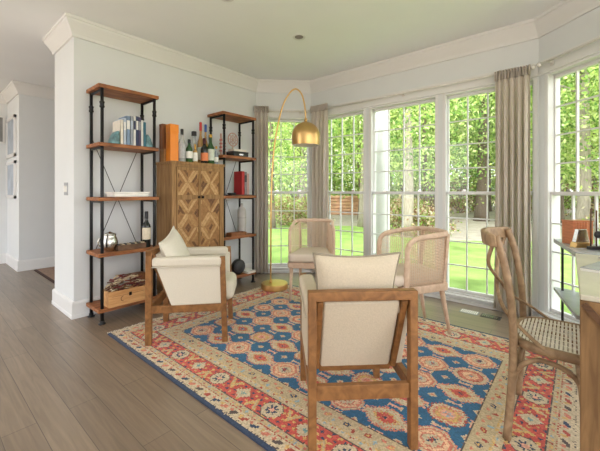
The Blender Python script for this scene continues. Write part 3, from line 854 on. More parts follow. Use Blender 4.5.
for th, h, mk, bd, lb in ((.026,.225,'ivory',None,'ivory book, leftmost of the upright row between agate bookends'),
    (.024,.245,'paleblue','white','pale blue book, second in the upright row between bookends'),
    (.034,.268,'steel','white','thick blue-grey book, third in the upright row'),
    (.026,.272,'grey','paleblue','grey book with a pale spine panel, fourth in the upright row'),
    (.022,.275,'white','navy','white book with navy spine panel, mid upright row'),
    (.024,.278,'navy','white','navy book with white spine panel in the upright row'),
    (.022,.274,'purple','grey','dark purple book, third from the right in the upright row'),
    (.020,.25,'white',None,'thin white book, second from the right in the upright row'),
    (.024,.235,'teal',None,'teal book, rightmost of the upright row')):
    book(lb, -3.25, yb+th/2, 1.57, .18, th, h, Bm[mk], group=G, band=Bm[bd] if bd else None); yb += th+.001
def agate(label, y, s, w):
    m = MB(); pts = [(-.5,0),(.5,0),(.5,.9),(.34,1.0),(.12,.93),(-.2,.66),(-.42,.3)]
    poly = [(s*p[0]*w, p[1]*.125) for p in pts]
    if s < 0: poly = poly[::-1]
    M = Matrix.Rotation(pi/2,4,'X'); M = Matrix.Rotation(pi/2,4,'Z') @ M
    m.prism(poly,-.05,.05,M=M); o = m.build('agate_bookend', W['agate'], None, bevel=.008)
    o.location = (-3.21,y,1.57); tag(o, label, 'bookend', 'agate bookends'); return o
agate('teal agate bookend at the left end of the upright books', 1.222-.037, 1, .07)
agate('teal agate bookend at the right end of the upright books', yb+.037, -1, .07)
# shelf 3: white dish
t = thing('white_tray', 'long white ceramic tray on the middle shelf of the left unit', 'tray', (-3.25,1.325,1.095)); m = MB()
m.prism([(-.09,-.155),(.09,-.155),(.09,.155),(-.09,.155)],0,.042); m.build('body', W['ceramic'], t, bevel=.008)
m = MB(); m.box(-.098,.098,-.165,-.155,.032,.047); m.box(-.098,.098,.155,.165,.032,.047); m.box(.088,.098,-.155,.155,.032,.047); m.box(-.098,-.088,-.155,.155,.032,.047); m.build('rim', W['ceramic'], t, bevel=.003)
# shelf 4
t = thing('silver_jug', 'round hammered silver jug with handle on the left shelf', 'jug', (-3.22,1.155,.61)); m = MB()
m.lathe([(.035,0),(.038,.006),(.05,.02),(.066,.06),(.066,.09),(.055,.125),(.05,.135),(.054,.15)],n=24); m.build('body', W['silver'], t, smooth=True)
m = MB(); m.tube(smooth_path([(0,-.05,.13),(0,-.085,.12),(0,-.092,.075),(0,-.06,.04)],5),.007,8); m.build('handle', W['silver'], t, smooth=True)
m = MB(); m.lathe([(.05,.15),(.052,.155),(.02,.168),(.005,.178)],n=20); m.build('lid', W['silver'], t, smooth=True)
t = thing('wood_tray', 'narrow dark wooden tray holding small corks beside the silver jug', 'tray', (-3.2,1.325,.61)); m = MB()
m.box(-.05,.05,-.125,.125,0,.012); m.box(-.05,-.042,-.125,.125,.012,.05); m.box(.042,.05,-.125,.125,.012,.05); m.box(-.042,.042,-.125,-.117,.012,.05); m.box(-.042,.042,.117,.125,.012,.05)
m.build('body', W['stickA'], t, bevel=.002)
for i in range(8):
    o = MB(); o.tube([(-.03,0,0),(.03,0,0)],.012,8); c_ = o.build('cork', W['stickB'] if i % 2 else W['charcoal']); c_.location = (-3.2,1.22+.03*i,.61+.046); c_.rotation_euler = (0,0,.25*sin(i*2.1))
    tag(c_, ('pale' if i % 2 else 'dark')+' cork lying in the narrow wooden tray beside the silver jug', 'cork', ('pale' if i % 2 else 'dark')+' corks in the narrow wooden tray')

def bottle(label, x, y, z, r, h, body, labelm=None, lz=(.2,.5), cap=None, capz=.88, nr=None, sh=.62, group='bottles on top of the cabinet', square=False):
    t = thing('bottle', label, 'bottle', (x,y,z), 0, group); nr = nr or r*.36; m = MB()
    m.lathe([(r*.9,0),(r,h*.02),(r,h*(sh-.06)),(r*.94,h*(sh-.01)),(r*.6,h*(sh+.07)),(nr*1.05,h*(sh+.13)),(nr,h*(capz)),(nr,h*.985),(nr*1.15,h*.985),(nr*1.15,h)],n=20)
    m.build('glass_body', body, t, smooth=True)
    if labelm is not None:
        m = MB(); m.lathe([(r+.0008,h*lz[0]),(r+.0008,h*lz[1])],n=20,caps=False); m.build('label', labelm, t, smooth=True)
    if cap is not None:
        m = MB(); m.lathe([(nr*1.12,h*capz),(nr*1.22,h*capz+.004),(nr*1.22,h*1.0),(nr*.9,h*1.01)],n=16); m.build('cap', cap, t, smooth=True)
    return t
GL = dict(clear=glassmat('clear_glass',(.78,.82,.82,1),body=.4), green=plain('green_glass',(52,84,50),.12,var=.1), dark=plain('dark_glass',(36,40,36),.12,var=.1), amber=plain('amber_spirit',(176,138,84),.15,var=.15,scale=10),
          olive=plain('olive_glass',(88,96,52),.15,var=.1), blue=glassmat('blue_glass',(.7,.78,.84,1),body=.35))
LB = dict(white=plain('label_white',(232,230,222),.7,var=.06,scale=60), cream=plain('label_cream',(222,210,186),.7,var=.08,scale=60), orange=plain('label_orange',(228,134,84),.6,var=.06,scale=60), grey=plain('label_grey',(184,184,186),.7,var=.15,scale=50), pale=plain('label_palegreen',(206,214,200),.7,var=.08,scale=60))
CP = dict(black=plain('cap_black',(30,30,34),.4), red=plain('cap_red',(186,48,44),.4), blue=plain('cap_blue',(44,78,150),.4), gold=plain('cap_gold',(206,160,70),.35,.6), brown=plain('cap_brown',(120,82,54),.5), wine=plain('cap_wine',(84,36,40),.45))
# wine bottle on left unit
bottle('dark red-wine bottle with cream label on the left shelf unit', -3.2,1.475,.61,.038,.34,GL['dark'],LB['cream'],(.22,.55),CP['black'],.80,group=None)
# bottom shelf: wine crate, bundle, small crate
t = thing('wooden_crate', 'pine wooden wine crate on the bottom shelf of the left unit', 'crate', (-3.2,1.29,.13)); m = MB()
m.box(-.085,.085,-.180,.180,0,.01); m.box(.075,.085,-.180,.180,.01,.135); m.box(-.085,-.075,-.180,.180,.01,.135); m.box(-.075,.075,-.180,-.170,.01,.135); m.box(-.075,.075,.170,.180,.01,.135)
m.build('body', W['pine'], t, bevel=.002)
m = MB(); m.box(.085,.0862,-.155,.155,.09,.0925); m.build('lid_seam', W['walnutbox'], t)
m = MB(); m.box(.085,.090,-.012,.012,.075,.105); m.build('clasp', W['knob'], t, bevel=.002)
m = MB(); m.tube([(.086,-.06+.02*cos(q*pi/6),.06+.022*sin(q*pi/6)) for q in range(3,10)],.0025,6); m.build('burnt_mark', W['parq3'], t)
rr = random.Random(11)
m = MB()
for i in range(120):
    px_ = rr.uniform(-.06,.06); py_ = rr.uniform(-.15,.15); pz_ = .128+rr.uniform(0,.13)*(1-(py_/.17)**2)
    L_ = rr.uniform(.03,.075); a_ = rr.uniform(-.6,.6); tz = rr.uniform(-.3,.3)
    d_ = Vector((sin(a_)*L_,cos(a_)*L_,tz*L_)); p_ = Vector((px_,py_,pz_)); m.tube([p_-d_*.5,p_+d_*.5],.0055,6,mi=i % 3)
o = m.build('twig_bundle', [W['stickA'],W['stickB'],W['stickC']], None, smooth=True); o.location = (-3.2,1.29,.13)
tag(o, 'heap of brown and cream dried twigs piled in the pine wine crate', 'twigs', kind='stuff')
t = thing('small_box', 'small reddish-brown box standing behind the pine wine crate', 'box', (-3.36,1.46,.13)); m = MB()
m.box(-.045,.045,-.06,.06,0,.19); m.build('body', W['walnutbox'], t, bevel=.003); m = MB(); m.box(-.048,.048,-.063,.063,.19,.205); m.build('lid', W['walnutbox'], t, bevel=.003)

# right unit
def wheel(label, x, y, z, r):
    t = thing('decorative_wheel', label, 'ornament', (x,y,z), radians(8)); M = Matrix.Rotation(pi/2,4,'Y'); H0 = .232
    m = MB(); m.tube([(0,r*cos(q*2*pi/32),r*sin(q*2*pi/32)+H0) for q in range(32)],.007,8,closed=True); m.build('rim', Wh[0], t, smooth=True)
    m = MB(); m.tube([(0,r*.6*cos(q*2*pi/24),r*.6*sin(q*2*pi/24)+H0) for q in range(24)],.004,6,closed=True); m.build('inner_ring', Wh[0], t, smooth=True)
    for k in range(8):
        q = k*pi/4; m = MB(); m.tube([(0,.012*cos(q),.012*sin(q)+H0),(0,r*cos(q),r*sin(q)+H0)],.004,6); m.build('spoke', Wh[0], t)
    m = MB(); m.lathe([(.016,-.01),(.016,.01)],(0,0,H0),14,M=M); m.build('hub', Wh[1], t, smooth=True)
    m = MB(); m.box(-.03,.03,-.05,.05,0,.012); m.box(-.006,.006,-.008,.008,.012,H0-r); m.build('foot', Wh[1], t)
Wh = (plain('pinkish_wood',(196,160,146),.6,var=.15,scale=30), plain('pale_wood',(206,186,170),.6))
wheel('round spoked wheel ornament on the right shelf unit', -3.36, 2.645, 1.57, .082)
t = thing('lidded_box', 'flat black box on the second shelf of the right unit', 'box', (-3.22,2.605,1.57)); m = MB()
m.box(-.07,.07,-.115,.115,0,.045); m.build('body', W['black'], t, bevel=.003); m = MB(); m.box(-.072,.072,-.117,.117,.045,.06); m.build('lid', W['charcoal'], t, bevel=.003)
m = MB(); m.box(.07,.074,-.03,.03,.014,.032); m.build('front_plate', W['silver'], t)
t = thing('book', 'white book lying on the flat black box', 'book', (-3.22,2.60,1.63)); m = MB()
m.box(-.06,.06,-.10,.10,0,.003); m.box(-.06,.06,-.10,.10,.025,.028); m.build('cover', W['whitepaper'], t); m = MB(); m.box(-.057,.058,-.098,.098,.003,.025); m.build('pages', Bm['ivory'], t)
for i, (y, h, lb) in enumerate(((2.41,.27,'slender red and white striped candlestick nearer the front post'),(2.46,.22,'shorter red and white striped candlestick beside the wheel ornament'))):
    t = thing('candlestick', lb, 'candlestick', (-3.29,y,1.57)); m = MB()
    m.lathe([(.026,0),(.026,.006),(.012,.014),(.014,h*.4),(.010,h*.6),(.016,h*.75),(.011,h*.8),(.013,h)],n=14); m.build('stem', Wh[0], t, smooth=True)
    for k in range(4): m = MB(); m.lathe([(.018,h*(.2+.16*k)),(.018,h*(.27+.16*k))],n=14); m.build('red_band', W['mutedred'], t, smooth=True)
book('bright red upright book on the middle shelf of the right unit', -3.27,2.672,1.105,.15,.045,.29,W['red'])
book('dark grey upright book beside the red book', -3.27,2.716,1.105,.15,.036,.285,W['greybook'], band=W['charcoal'])
book('pale pink upright book beside the grey book', -3.27,2.754,1.105,.15,.032,.265,W['pinkbook'])
m = MB(); m.box(-.11,.11,-.16,.16,0,.01); tag(place(m.build('serving_board', W['black'], None, bevel=.003), (-3.25,2.62,1.095)), 'black slate serving board under the red book', 'board')
t = thing('dish', 'black shallow dish at the left end of the serving board', 'dish', (-3.2,2.50,1.105)); m = MB()
m.lathe([(.03,0),(.045,.004),(.055,.022),(.052,.024),(.042,.008),(.001,.006)],n=20,caps=False); m.build('bowl', W['black'], t, smooth=True)
t = thing('stoneware_vase', 'tall grey stoneware bottle vase on the right shelf unit', 'vase', (-3.27,2.715,.61)); m = MB()
m.lathe([(.045,0),(.052,.01),(.055,.05),(.055,.27),(.05,.31),(.03,.335),(.018,.345),(.016,.38),(.02,.385)],n=24); m.build('body', W['vase'], t, smooth=True)
m = MB(); m.lathe([(.0555,.20),(.0555,.205)],n=24,caps=False); m.build('band', W['greybook'], t)
t = thing('wood_tray', 'low brown wooden tray beside the grey stoneware vase', 'tray', (-3.18,2.56,.61)); m = MB()
m.box(-.05,.05,-.115,.115,0,.01); m.box(-.05,-.042,-.115,.115,.01,.04); m.box(.042,.05,-.115,.115,.01,.04); m.box(-.042,.042,-.115,-.107,.01,.04); m.box(-.042,.042,.107,.115,.01,.04); m.build('body', W['walnutbox'], t, bevel=.003)
t = thing('speaker', 'black rounded speaker on the bottom shelf of the right unit', 'speaker', (-3.2,2.60,.13)); m = MB()
m.lathe([(.001,-.04),(.075,-.04),(.09,-.025),(.09,.025),(.075,.04),(.001,.04)],(0,0,.092),26,M=Matrix.Rotation(pi/2,4,'Y')); m.build('body', W['black'], t, smooth=True)
m = MB(); m.lathe([(.001,.0),(.06,.0),(.062,-.004)],(.045,0,.092),24,M=Matrix.Rotation(pi/2,4,'Y'),caps=False); m.build('grille', W['charcoal'], t, smooth=True)
t = thing('book', 'white book lying flat on the bottom shelf beside the black speaker', 'book', (-3.2,2.745,.13)); m = MB()
m.box(-.09,.09,-.065,.065,0,.003); m.box(-.09,.09,-.065,.065,.025,.028); m.build('cover', W['whitepaper'], t); m = MB(); m.box(-.087,.087,-.062,.062,.003,.025); m.build('pages', Bm['ivory'], t)

# ------------------------------------------------------------------ cabinet with parquet doors
def clip(poly, x0, x1, z0, z1):
    def cl(P, f, inter):
        out = []
        for i in range(len(P)):
            a, b = P[i-1], P[i]; fa, fb = f(a), f(b)
            if fb:
                if not fa: out.append(inter(a, b))
                out.append(b)
            elif fa: out.append(inter(a, b))
        return out
    def ix(v): return lambda a, b: (v, a[1]+(b[1]-a[1])*(v-a[0])/(b[0]-a[0]))
    def iz(v): return lambda a, b: (a[0]+(b[0]-a[0])*(v-a[1])/(b[1]-a[1]), v)
    for f, g in ((lambda p: p[0] >= x0, ix(x0)), (lambda p: p[0] <= x1, ix(x1)), (lambda p: p[1] >= z0, iz(z0)), (lambda p: p[1] <= z1, iz(z1))):
        if len(poly) < 3: return []
        poly = cl(poly, f, g)
    return poly if len(poly) >= 3 else []
def parquet(m, x0, x1, z0, z1, y, rng):
    C = .150; b = .024; asp = 1.40; g = .0012; cx = (x0+x1)/2; cz = (z0+z1)/2+C*.7071*asp
    def put(pq, mi):
        P = [((p+q)*.7071+cx, (q-p)*.7071*asp+cz) for p, q in pq]
        P = clip(P, x0, x1, z0, z1)
        if P: m.add([(a, y, c) for a, c in P], [tuple(range(len(P)))], mi)
    for i in range(-5, 6):
        for j in range(-5, 6):
            for k in (0, 1):
                a0, c0 = i*C-C/2+k*b, j*C-C/2+k*b; a1, c1 = i*C+C/2-k*b, j*C+C/2-k*b
                A = (0,0,3,1) if k == 0 else (1,3,1,2)
                put([(a0+g,c0+g),(a1-g,c0+g),(a1-b-g,c0+b-g),(a0+b+g,c0+b-g)], rng.choice(A))
                put([(a1-g,c0+g),(a1-g,c1-g),(a1-b+g,c1-b-g),(a1-b+g,c0+b+g)], rng.choice(A))
                put([(a1-g,c1-g),(a0+g,c1-g),(a0+b+g,c1-b+g),(a1-b-g,c1-b+g)], rng.choice(A))
                put([(a0+g,c1-g),(a0+g,c0+g),(a0+b-g,c0+b+g),(a0+b-g,c1-b-g)], rng.choice(A))
            B = 2*b; a0, c0 = i*C-C/2+B, j*C-C/2+B; a1, c1 = i*C+C/2-B, j*C+C/2-B; h = (a0+a1)/2
            put([(a0+g,c0+g),(h-g,c0+g),(h-g,c1-g),(a0+g,c1-g)], rng.choice((1,2,2)))
            put([(h+g,c0+g),(a1-g,c0+g),(a1-g,c1-g),(h+g,c1-g)], rng.choice((2,2,1)))
def cabinet():
    y0, y1 = 1.695, 2.325; T = 1.455
    t = thing('cabinet', 'tall wooden cabinet with diamond parquet doors against the left wall', 'cabinet', (-3.12,(y0+y1)/2,0), radians(90))
    w = (y1-y0)/2; D = .325     # local: x along width (toward +Y world), front faces -y
    m = MB(); m.box(-w,w,.02,D,.10,T-.03); m.build('carcass', W['cabwood'], t)
    m = MB(); m.box(-w-.008,w+.008,-.006,D,T-.03,T); m.build('top_board', W['cabwood'], t, bevel=.003)
    m = MB(); m.box(-w,-w+.045,0,.02,.10,T-.03); m.box(w-.045,w,0,.02,.10,T-.03); m.box(-w+.045,w-.045,0,.02,.10,.14); m.box(-w+.045,w-.045,0,.02,T-.055,T-.03); m.build('face_frame', W['cabwood'], t)
    for sx in (-1, 1):
        for sy in (.03, D-.03): m = MB(); m.box(sx*(w-.03)-.025,sx*(w-.03)+.025,sy-.025,sy+.025,0,.10); m.build('foot', W['cabwood'], t)
    rng = random.Random(4)
    for sx in (-1, 1):
        a, b = (-w+.048,-.002) if sx < 0 else (.002,w-.048)
        z0, z1 = .143, T-.058; mid = 1.085
        m = MB(); s = .012
        m.box(a,a+s,-.006,.018,z0,z1); m.box(b-s,b,-.006,.018,z0,z1); m.box(a+s,b-s,-.006,.018,z0,z0+.03); m.box(a+s,b-s,-.006,.018,z1-.03,z1); m.box(a+s,b-s,-.006,.018,mid-.024,mid+.024)
        m.box(a+s,b-s,.004,.018,z0+.03,z1-.03)
        d = m.build('door', W['cabwood'], t)
        for lo_, hi_ in ((mid+.024,z1-.03),(z0+.03,mid-.024)):
            m = MB(); parquet(m,a+s,b-s,lo_,hi_,.002,rng); m.build('parquet_panel', [W['parq1'],W['parq2'],W['parq3'],W['parq4']], d)
        x = -.024 if sx < 0 else .024
        m = MB(); m.lathe([(.005,0),(.005,.014),(.014,.018),(.014,.026),(.004,.030)],(x,-.006,mid),14,M=Matrix.Rotation(pi/2,4,'X')); m.build('knob', W['knob'], d, smooth=True)
    return t
cabinet()
T = 1.455
t = thing('gift_box', 'tall bright orange gift box on top of the cabinet', 'box', (-3.24,1.762,T), 0); m = MB()
m.box(-.045,.045,-.045,.045,0,.30); m.build('body', W['orange'], t, bevel=.002); m = MB(); m.box(-.047,.047,-.047,.047,.30,.385); m.build('lid', W['orange'], t, bevel=.002)
t = thing('bottle_box', 'upright brown wooden bottle box behind the orange gift box', 'box', (-3.41,1.768,T), 0); m = MB()
m.box(-.035,.035,-.042,.042,0,.395); m.build('body', W['walnutbox'], t, bevel=.003); m = MB(); m.box(-.037,.037,-.044,.044,.395,.41); m.build('lid', W['walnutbox'], t, bevel=.002)
t = thing('low_box', 'low brown wooden box left of the orange gift box', 'box', (-3.33,1.722,T), 0); m = MB()
m.box(-.04,.04,-.024,.024,0,.12); m.build('body', W['parq2'], t, bevel=.003); m = MB(); m.box(-.042,.042,-.026,.026,.12,.135); m.build('lid', W['parq2'], t, bevel=.002)
bottle('clear bottle with dark cap and grey label just right of the orange box', -3.2,1.85,T,.036,.345,GL['clear'],LB['grey'],(.12,.56),CP['black'],.83)
bottle('tan spirit bottle with brown cap standing behind the first clear bottle', -3.36,1.945,T,.034,.37,GL['amber'],None,cap=CP['brown'],capz=.84)
bottle('short dark green bottle with white oval label in the front row', -3.19,1.928,T,.035,.245,GL['green'],LB['white'],(.18,.48),CP['black'],.84)
bottle('clear decanter with dark square stopper in the back row', -3.35,2.085,T,.04,.37,GL['clear'],None,cap=CP['black'],capz=.86,nr=.024)
bottle('small bottle with gold neck and white label in the front row', -3.18,1.993,T,.026,.20,GL['amber'],LB['white'],(.08,.55),CP['gold'],.72)
bottle('tall tan bottle with red cap, tallest on the cabinet', -3.28,2.125,T,.034,.47,GL['amber'],LB['pale'],(.10,.40),CP['red'],.80,sh=.55)
bottle('dark champagne bottle with orange label in the front row', -3.19,2.115,T,.040,.28,GL['dark'],LB['orange'],(.10,.42),CP['wine'],.78)
bottle('tall dark bottle with blue cap in the back row', -3.37,2.25,T,.033,.475,GL['amber'],LB['cream'],(.1,.35),CP['blue'],.82,sh=.5)
bottle('large green bottle with pale label at the right of the front row', -3.2,2.203,T,.042,.335,GL['green'],LB['pale'],(.12,.50),CP['gold'],.9,sh=.58)
bottle('clear bottle with black cap behind the large green bottle', -3.34,2.29,T,.034,.36,GL['clear'],LB['grey'],(.1,.4),CP['black'],.82)
bottle('short pale blue glass bottle at the right end of the cabinet top', -3.2,2.278,T,.026,.21,GL['blue'],LB['white'],(.15,.4),CP['gold'],.85)

# ------------------------------------------------------------------ arc lamp
def arc_lamp():
    c = Vector((-2.73,2.757,.0)); rt = Vector((.763,.647,0))
    t = thing('arc_floor_lamp', 'brass arc floor lamp with dome shade and round base by the windows', 'floor lamp', (c.x,c.y,.011), radians(40.3))
    m = MB(); m.lathe([(.001,0),(.150,0),(.156,.006),(.156,.058),(.150,.066),(.001,.068)],n=48); m.build('base', W['brass'], t, smooth=False, bevel=.003)
    # local x = screen right
    P = [(-.045,0,.066),(-.043,0,.5),(-.040,0,1.0),(-.025,0,1.4),(.010,0,1.75),(.085,0,2.10),(.165,0,2.27),(.245,0,2.335),(.315,0,2.28),(.350,0,2.16),(.362,0,2.05),(.366,0,1.97)]
    pts = smooth_path(P,6); m = MB(); m.tube(pts,.0095,12); m.build('arc_pole', W['brass'], t, smooth=True)
    m = MB(); m.lathe([(.016,.0),(.016,.03)],(-.045,0,.066),14); m.build('pole_collar', W['brass'], t, smooth=True)
    prof = []
    R = .165
    for i in range(15):
        q = pi/2*(1-i/14); prof.append((max(.014, R*cos(q)), .108+ R*sin(q)))
    prof += [(R*.998,.07),(R*.98,.03),(R*.955,.0)]
    m = MB(); m.lathe([(r,z) for r,z in prof],(.366,0,1.675),40,caps=False); s = m.build('lamp_shade', W['brass'], t, smooth=True)
    m = MB(); m.lathe([(max(.012,r-.004),z-.002) for r,z in prof],(.366,0,1.675),40,caps=False); m.build('shade_lining', W['whiteenamel'], s, smooth=True)
    m = MB(); m.tube([(.366,0,1.99),(.366,0,1.945)],.018,14); m.build('shade_cap', W['brass'], t, smooth=True)
    m = MB(); m.lathe([(.012,.09),(.016,.07),(.03,.04),(.03,.02),(.012,.0),(.001,-.002)],(.366,0,1.72),16,caps=False); m.build('bulb', W['ceramic'], t, smooth=True)
    m = MB(); m.tube([(.366,0,1.80),(.366,0,1.945)],.008,8); m.build('bulb_stem', W['brass'], t)
arc_lamp()

# ------------------------------------------------------------------ outdoors
GZ = -.30
g = MB(); g.box(-90,60,-60,120,GZ-.3,GZ-.06); struct(g.build('woodland_ground', W['litter']))
m = MB(); m.prism([(-14,3.4),(14,2.2),(16,12),(.4,13.2),(-1.7,10.9),(-3.2,10.2),(-6.7,12.2),(-7.8,11.4),(-16,17.5),(-22,10)],GZ-.2,GZ)
struct(m.build('lawn', W['lawn']))
m = MB(); m.prism([(-20,19.5),(-10.9,15.2),(-7.8,11.3),(-6.7,12.0),(-3.18,10.0),(-1.7,10.7),(.45,13),(12,14),(16,52),(-7.3,46),(-10.9,34),(-9.5,20),(-20,26)],GZ-.2,GZ-.02)
struct(m.build('gravel_driveway', W['gravel']))
# porch column
t = thing('porch_column', 'round white porch column outside the middle window', 'column', (-2.275,4.6,GZ)); m = MB()
m.lathe([(.105,.16),(.112,.9),(.108,1.8),(.095,2.95)],n=28); m.build('shaft', W['trim'], t, smooth=True)
m = MB(); m.box(-.15,.15,-.15,.15,0,.07); m.lathe([(.135,.07),(.14,.10),(.12,.13),(.115,.16)],n=28); m.build('base', W['trim'], t)
m = MB(); m.lathe([(.10,2.95),(.13,2.99),(.13,3.01)],n=28); m.box(-.14,.14,-.14,.14,3.01,3.05); m.build('capital', W['trim'], t)

def trunk_mb(h, r, rng, lean=.03):
    m = MB(); P = []; 
    for i in range(9): P.append((lean*h*sin(i*.35)*.5+rng.uniform(-.04,.04), rng.uniform(-.04,.04), h*i/8))
    m.tube(smooth_path(P,2), [r*(1-.7*i/16)*(1.25 if i == 0 else 1) for i in range(17)], 10)
    for k in range(9):
        z = h*rng.uniform(.3,.9); q = rng.uniform(0,2*pi); L = rng.uniform(.8,2.2)*(1-.4*z/h)
        m.tube([(0,0,z),(cos(q)*L*.5,sin(q)*L*.5,z+L*.3),(cos(q)*L,sin(q)*L,z+L*.65)],[r*.3,r*.18,r*.05],6)
    return m
def crown_mb(z0, z1, rad, n, size, rng, flat=False):
    m = MB()
    cl = []
    for i in range(max(6, n//90)):
        z = rng.uniform(z0, z1); k = sin(pi*min(1,max(0,(z-z0)/(z1-z0)*.85+.12)))
        q = rng.uniform(0, 2*pi); r = rad*k*sqrt(rng.uniform(.02,1)); cl.append((r*cos(q), r*sin(q), z))
    for i in range(n):
        c = cl[i % len(cl)]; s = rad*.26
        p = Vector((c[0]+rng.gauss(0,s), c[1]+rng.gauss(0,s), c[2]+rng.gauss(0,s*.7)))
        nrm = Vector((rng.gauss(0,1), rng.gauss(0,1), rng.gauss(0,.7)+.5)).normalized()
        a = nrm.orthogonal().normalized(); b = nrm.cross(a); q = rng.uniform(0,2*pi)
        a, b = a*cos(q)+b*sin(q), b*cos(q)-a*sin(q); L = size*rng.uniform(.7,1.3); w = L*.55
        m.add([p-a*L*.5, p+b*w*.5, p+a*L*.5, p-b*w*.5], [(0,1,2,3)], rng.choice((0,0,1,1,2,2,3)))
    return m
def make_tree(label, h, r, z0, rad, n, size, bark, seed):
    rng = random.Random(seed)
    t = thing('tree', label, 'tree', (0,0,0), 0, 'trees in the garden')
    trunk_mb(h, r, rng).build('trunk', W[bark], t, smooth=True)
    crown_mb(z0, h*1.05, rad, n, size, rng).build('foliage', W['leafs'], t)
    return t
protos = [make_tree('tall spring-green tree with a pale trunk in the garden', 12, .19, 2.2, 2.6, 9500, .135, 'bark', 1),
          make_tree('leafy spring-green tree with a slim dark trunk in the woodland', 11, .12, 1.8, 2.8, 9500, .145, 'barkdark', 2),
          make_tree('tall bright tree with a thick trunk near the driveway', 15, .30, 3.2, 3.4, 10500, .175, 'barkdark', 3)]
spots = [  # x, y, proto, scale
 (-6.75,11.9,0,1.0),(-4.25,10.4,0,.95),(-5.3,15.3,1,1.0),(-3.7,18.2,2,1.0),(.08,15.1,0,1.1),(-.6,18.0,1,1.05),
 (-9.2,9.2,1,.9),(-10.5,12.5,0,1.0),(-8.6,15.0,1,1.1),(-13,15.5,2,.9),(-7.0,21,2,.95),(-10.5,22,0,1.2),
 (-1.9,24,1,1.2),(2.6,19.5,2,.9),(2.0,13.6,1,.95),(4.2,15,0,1.0),(-5.2,27,2,1.1),(-14,24,1,1.3),(0.6,27,2,1.1),(5,24,1,1.3),
 (-9,30,2,1.2),(-3,34,1,1.6),(-15,32,2,1.3),(3.5,34,2,1.3),(-7.6,18.4,0,.95),(8,20,2,1.0),(-17,19,1,1.2),(-1.0,21.5,0,1.1),(-11.5,27,1,1.4),(7.5,29,1,1.5)]
near = ['pale-trunked tree seen through the second window','pale-trunked tree seen through the middle window','slim dark tree right of the pale one in the middle window','thick-trunked tree beside the driveway in the right back window','grey-trunked tree seen through the far right window','dark slim tree at the left of the far right window']
used = set()
for i, (x, y, k, s) in enumerate(spots):
    o = protos[k]
    if k in used: o = copy_tree(o)
    used.add(k)
    o.location = (x, y, GZ-.1); o.rotation_euler = (0,0,i*1.9); o.scale = (s,s,s)
    if i < len(near): o['label'] = near[i]
    else: o['label'] = ('tall pale-trunked tree in the woodland behind the garden','slim leafy tree in the woodland behind the garden','thick-trunked tree in the woodland behind the garden')[k]; o['group'] = ('pale-trunked woodland trees','slim woodland trees','thick-trunked woodland trees')[k]
# slim saplings at the back of the wood, leaves nearly to the ground
rng = random.Random(9); sap = thing('tree', 'slim leafy sapling at the back of the woodland', 'tree', (0,0,0), 0, 'saplings at the back of the woodland')
trunk_mb(9, .09, rng).build('trunk', W['bark'], sap, smooth=True)
crown_mb(.3, 9.5, 2.3, 5200, .20, rng).build('foliage', [W['leafs'][0],W['leafs'][2],W['brush'][1],W['leafs'][1]], sap)
for i in range(34):
    o = sap if i == 0 else copy_tree(sap)
    q = -.12+1.05*((i*.618034) % 1.0); dist = 24.5+9*((i*.381966+.3) % 1.0)
    o.location = ((q*.763-.647)*dist, (q*.647+.763)*dist, GZ-.1); o.rotation_euler = (0,0,i*2.1); k = .85+.5*((i*.73) % 1.0); o.scale = (k,k,k)
# underbrush
def make_shrub(h, rad, n, seed):
    rng = random.Random(seed)
    t = thing('shrub', 'straw-coloured woodland shrub beyond the lawn', 'shrub', (0,0,0), 0, 'straw-coloured shrubs beyond the lawn')
    m = MB()
    for k in range(14):
        q = rng.uniform(0,2*pi); L = rng.uniform(.5,1)*h; m.tube([(0,0,0),(cos(q)*rad*.4,sin(q)*rad*.4,L*.6),(cos(q)*rad*.8,sin(q)*rad*.8,L)],[.014,.009,.004],5)
    m.build('stems', W['barkdark'], t)
    crown_mb(.05, h, rad, n, .11, rng).build('foliage', W['brush'], t)
    return t
sh = [make_shrub(1.1,.8,1000,21), make_shrub(.8,.9,1000,22)]
sp = [(-4.9,11.3),(-4.2,10.9),(-5.0,12.4),(-3.9,12.0),(-9.6,10.2),(-8.7,10.9),(-10.6,11.4),(-11.6,13.0),(-9.9,12.4),(2.5,12.8),(.9,13.4),(3.6,12.6),(1.6,14.6),(-12.6,14.5),(-6.2,24),(-3.2,27),(-1.2,26),(1,25),(-9,26),(3,26)]
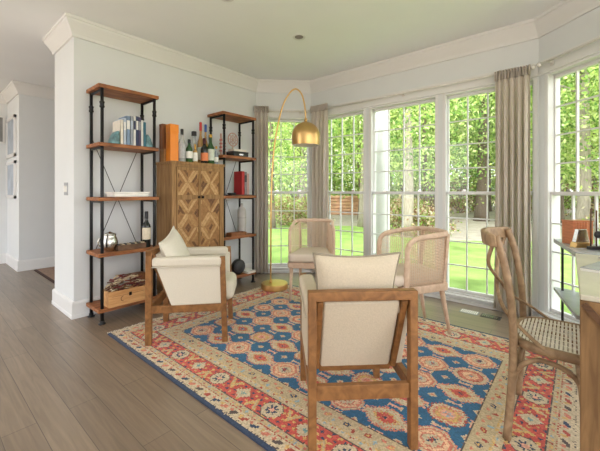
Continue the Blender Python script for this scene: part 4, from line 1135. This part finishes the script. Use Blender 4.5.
for i, (x, y) in enumerate(sp):
    o = sh[i % 2] if i < 2 else copy_tree(sh[i % 2])
    o.location = (x,y,GZ-.1); o.rotation_euler = (0,0,i*2.3); s = 1.0 if i < 14 else 1.8; o.scale = (s,s,s)
# timber stack
t = thing('timber_stack', 'stack of orange timber logs beyond the garden path', 'timber', (-11.2,17.3,GZ-.06), radians(30))
for r_ in range(6):
    for c_ in range(3):
        m = MB(); m.tube([(-1.3+.05*c_,.22*c_,.12+.2*r_),(1.3-.07*r_,.22*c_,.12+.2*r_)],.10,9); m.build('log', W['log'], t, smooth=True)

# ------------------------------------------------------------------ light, camera
sun = bpy.data.lights.new('sun', 'SUN'); sun.energy = 1.9; sun.angle = radians(2); sun.color = (1,.95,.86)
so = bpy.data.objects.new('sun', sun); COL.objects.link(so)
d = Vector((-.28,.50,-.82)); so.rotation_euler = d.to_track_quat('-Z','Y').to_euler()
wd = bpy.data.worlds.new('world'); scene.world = wd; wd.use_nodes = True
bg = wd.node_tree.nodes['Background']; bg.inputs['Color'].default_value = (.95,.96,1.0,1); bg.inputs['Strength'].default_value = 2.4
# added upward fill spots out of view, without fixtures: they light the ceiling
for x, y, e in ((1.4,-.6,60),(-.8,-1.1,60),(-2.6,-1.9,40),(-5.0,-2.2,24)):
    l = bpy.data.lights.new('ceiling_fill', 'SPOT'); l.energy = e; l.spot_size = radians(165); l.spot_blend = 1.0; l.shadow_soft_size = .4; l.color = (1.0,.97,1.0)
    o = bpy.data.objects.new('ceiling_fill_light', l); COL.objects.link(o); o.location = (x,y,.85); o.rotation_euler = (pi,0,0)
cam = bpy.data.cameras.new('camera'); co = bpy.data.objects.new('camera', cam); COL.objects.link(co)
co.location = (0,0,1.15); co.rotation_euler = (pi/2,0,radians(40.3))
cam.sensor_fit = 'HORIZONTAL'; cam.sensor_width = 36; cam.lens = 330/600*36
cam.shift_y = -(225.5-191)/600; cam.clip_start = .05; cam.clip_end = 300
scene.camera = co
vs = scene.view_settings
scene.display_settings.display_device = 'sRGB'
vs.view_transform = 'Standard'; vs.look = 'None'; vs.exposure = 0.95; vs.gamma = 1.0
vs.use_curve_mapping = False
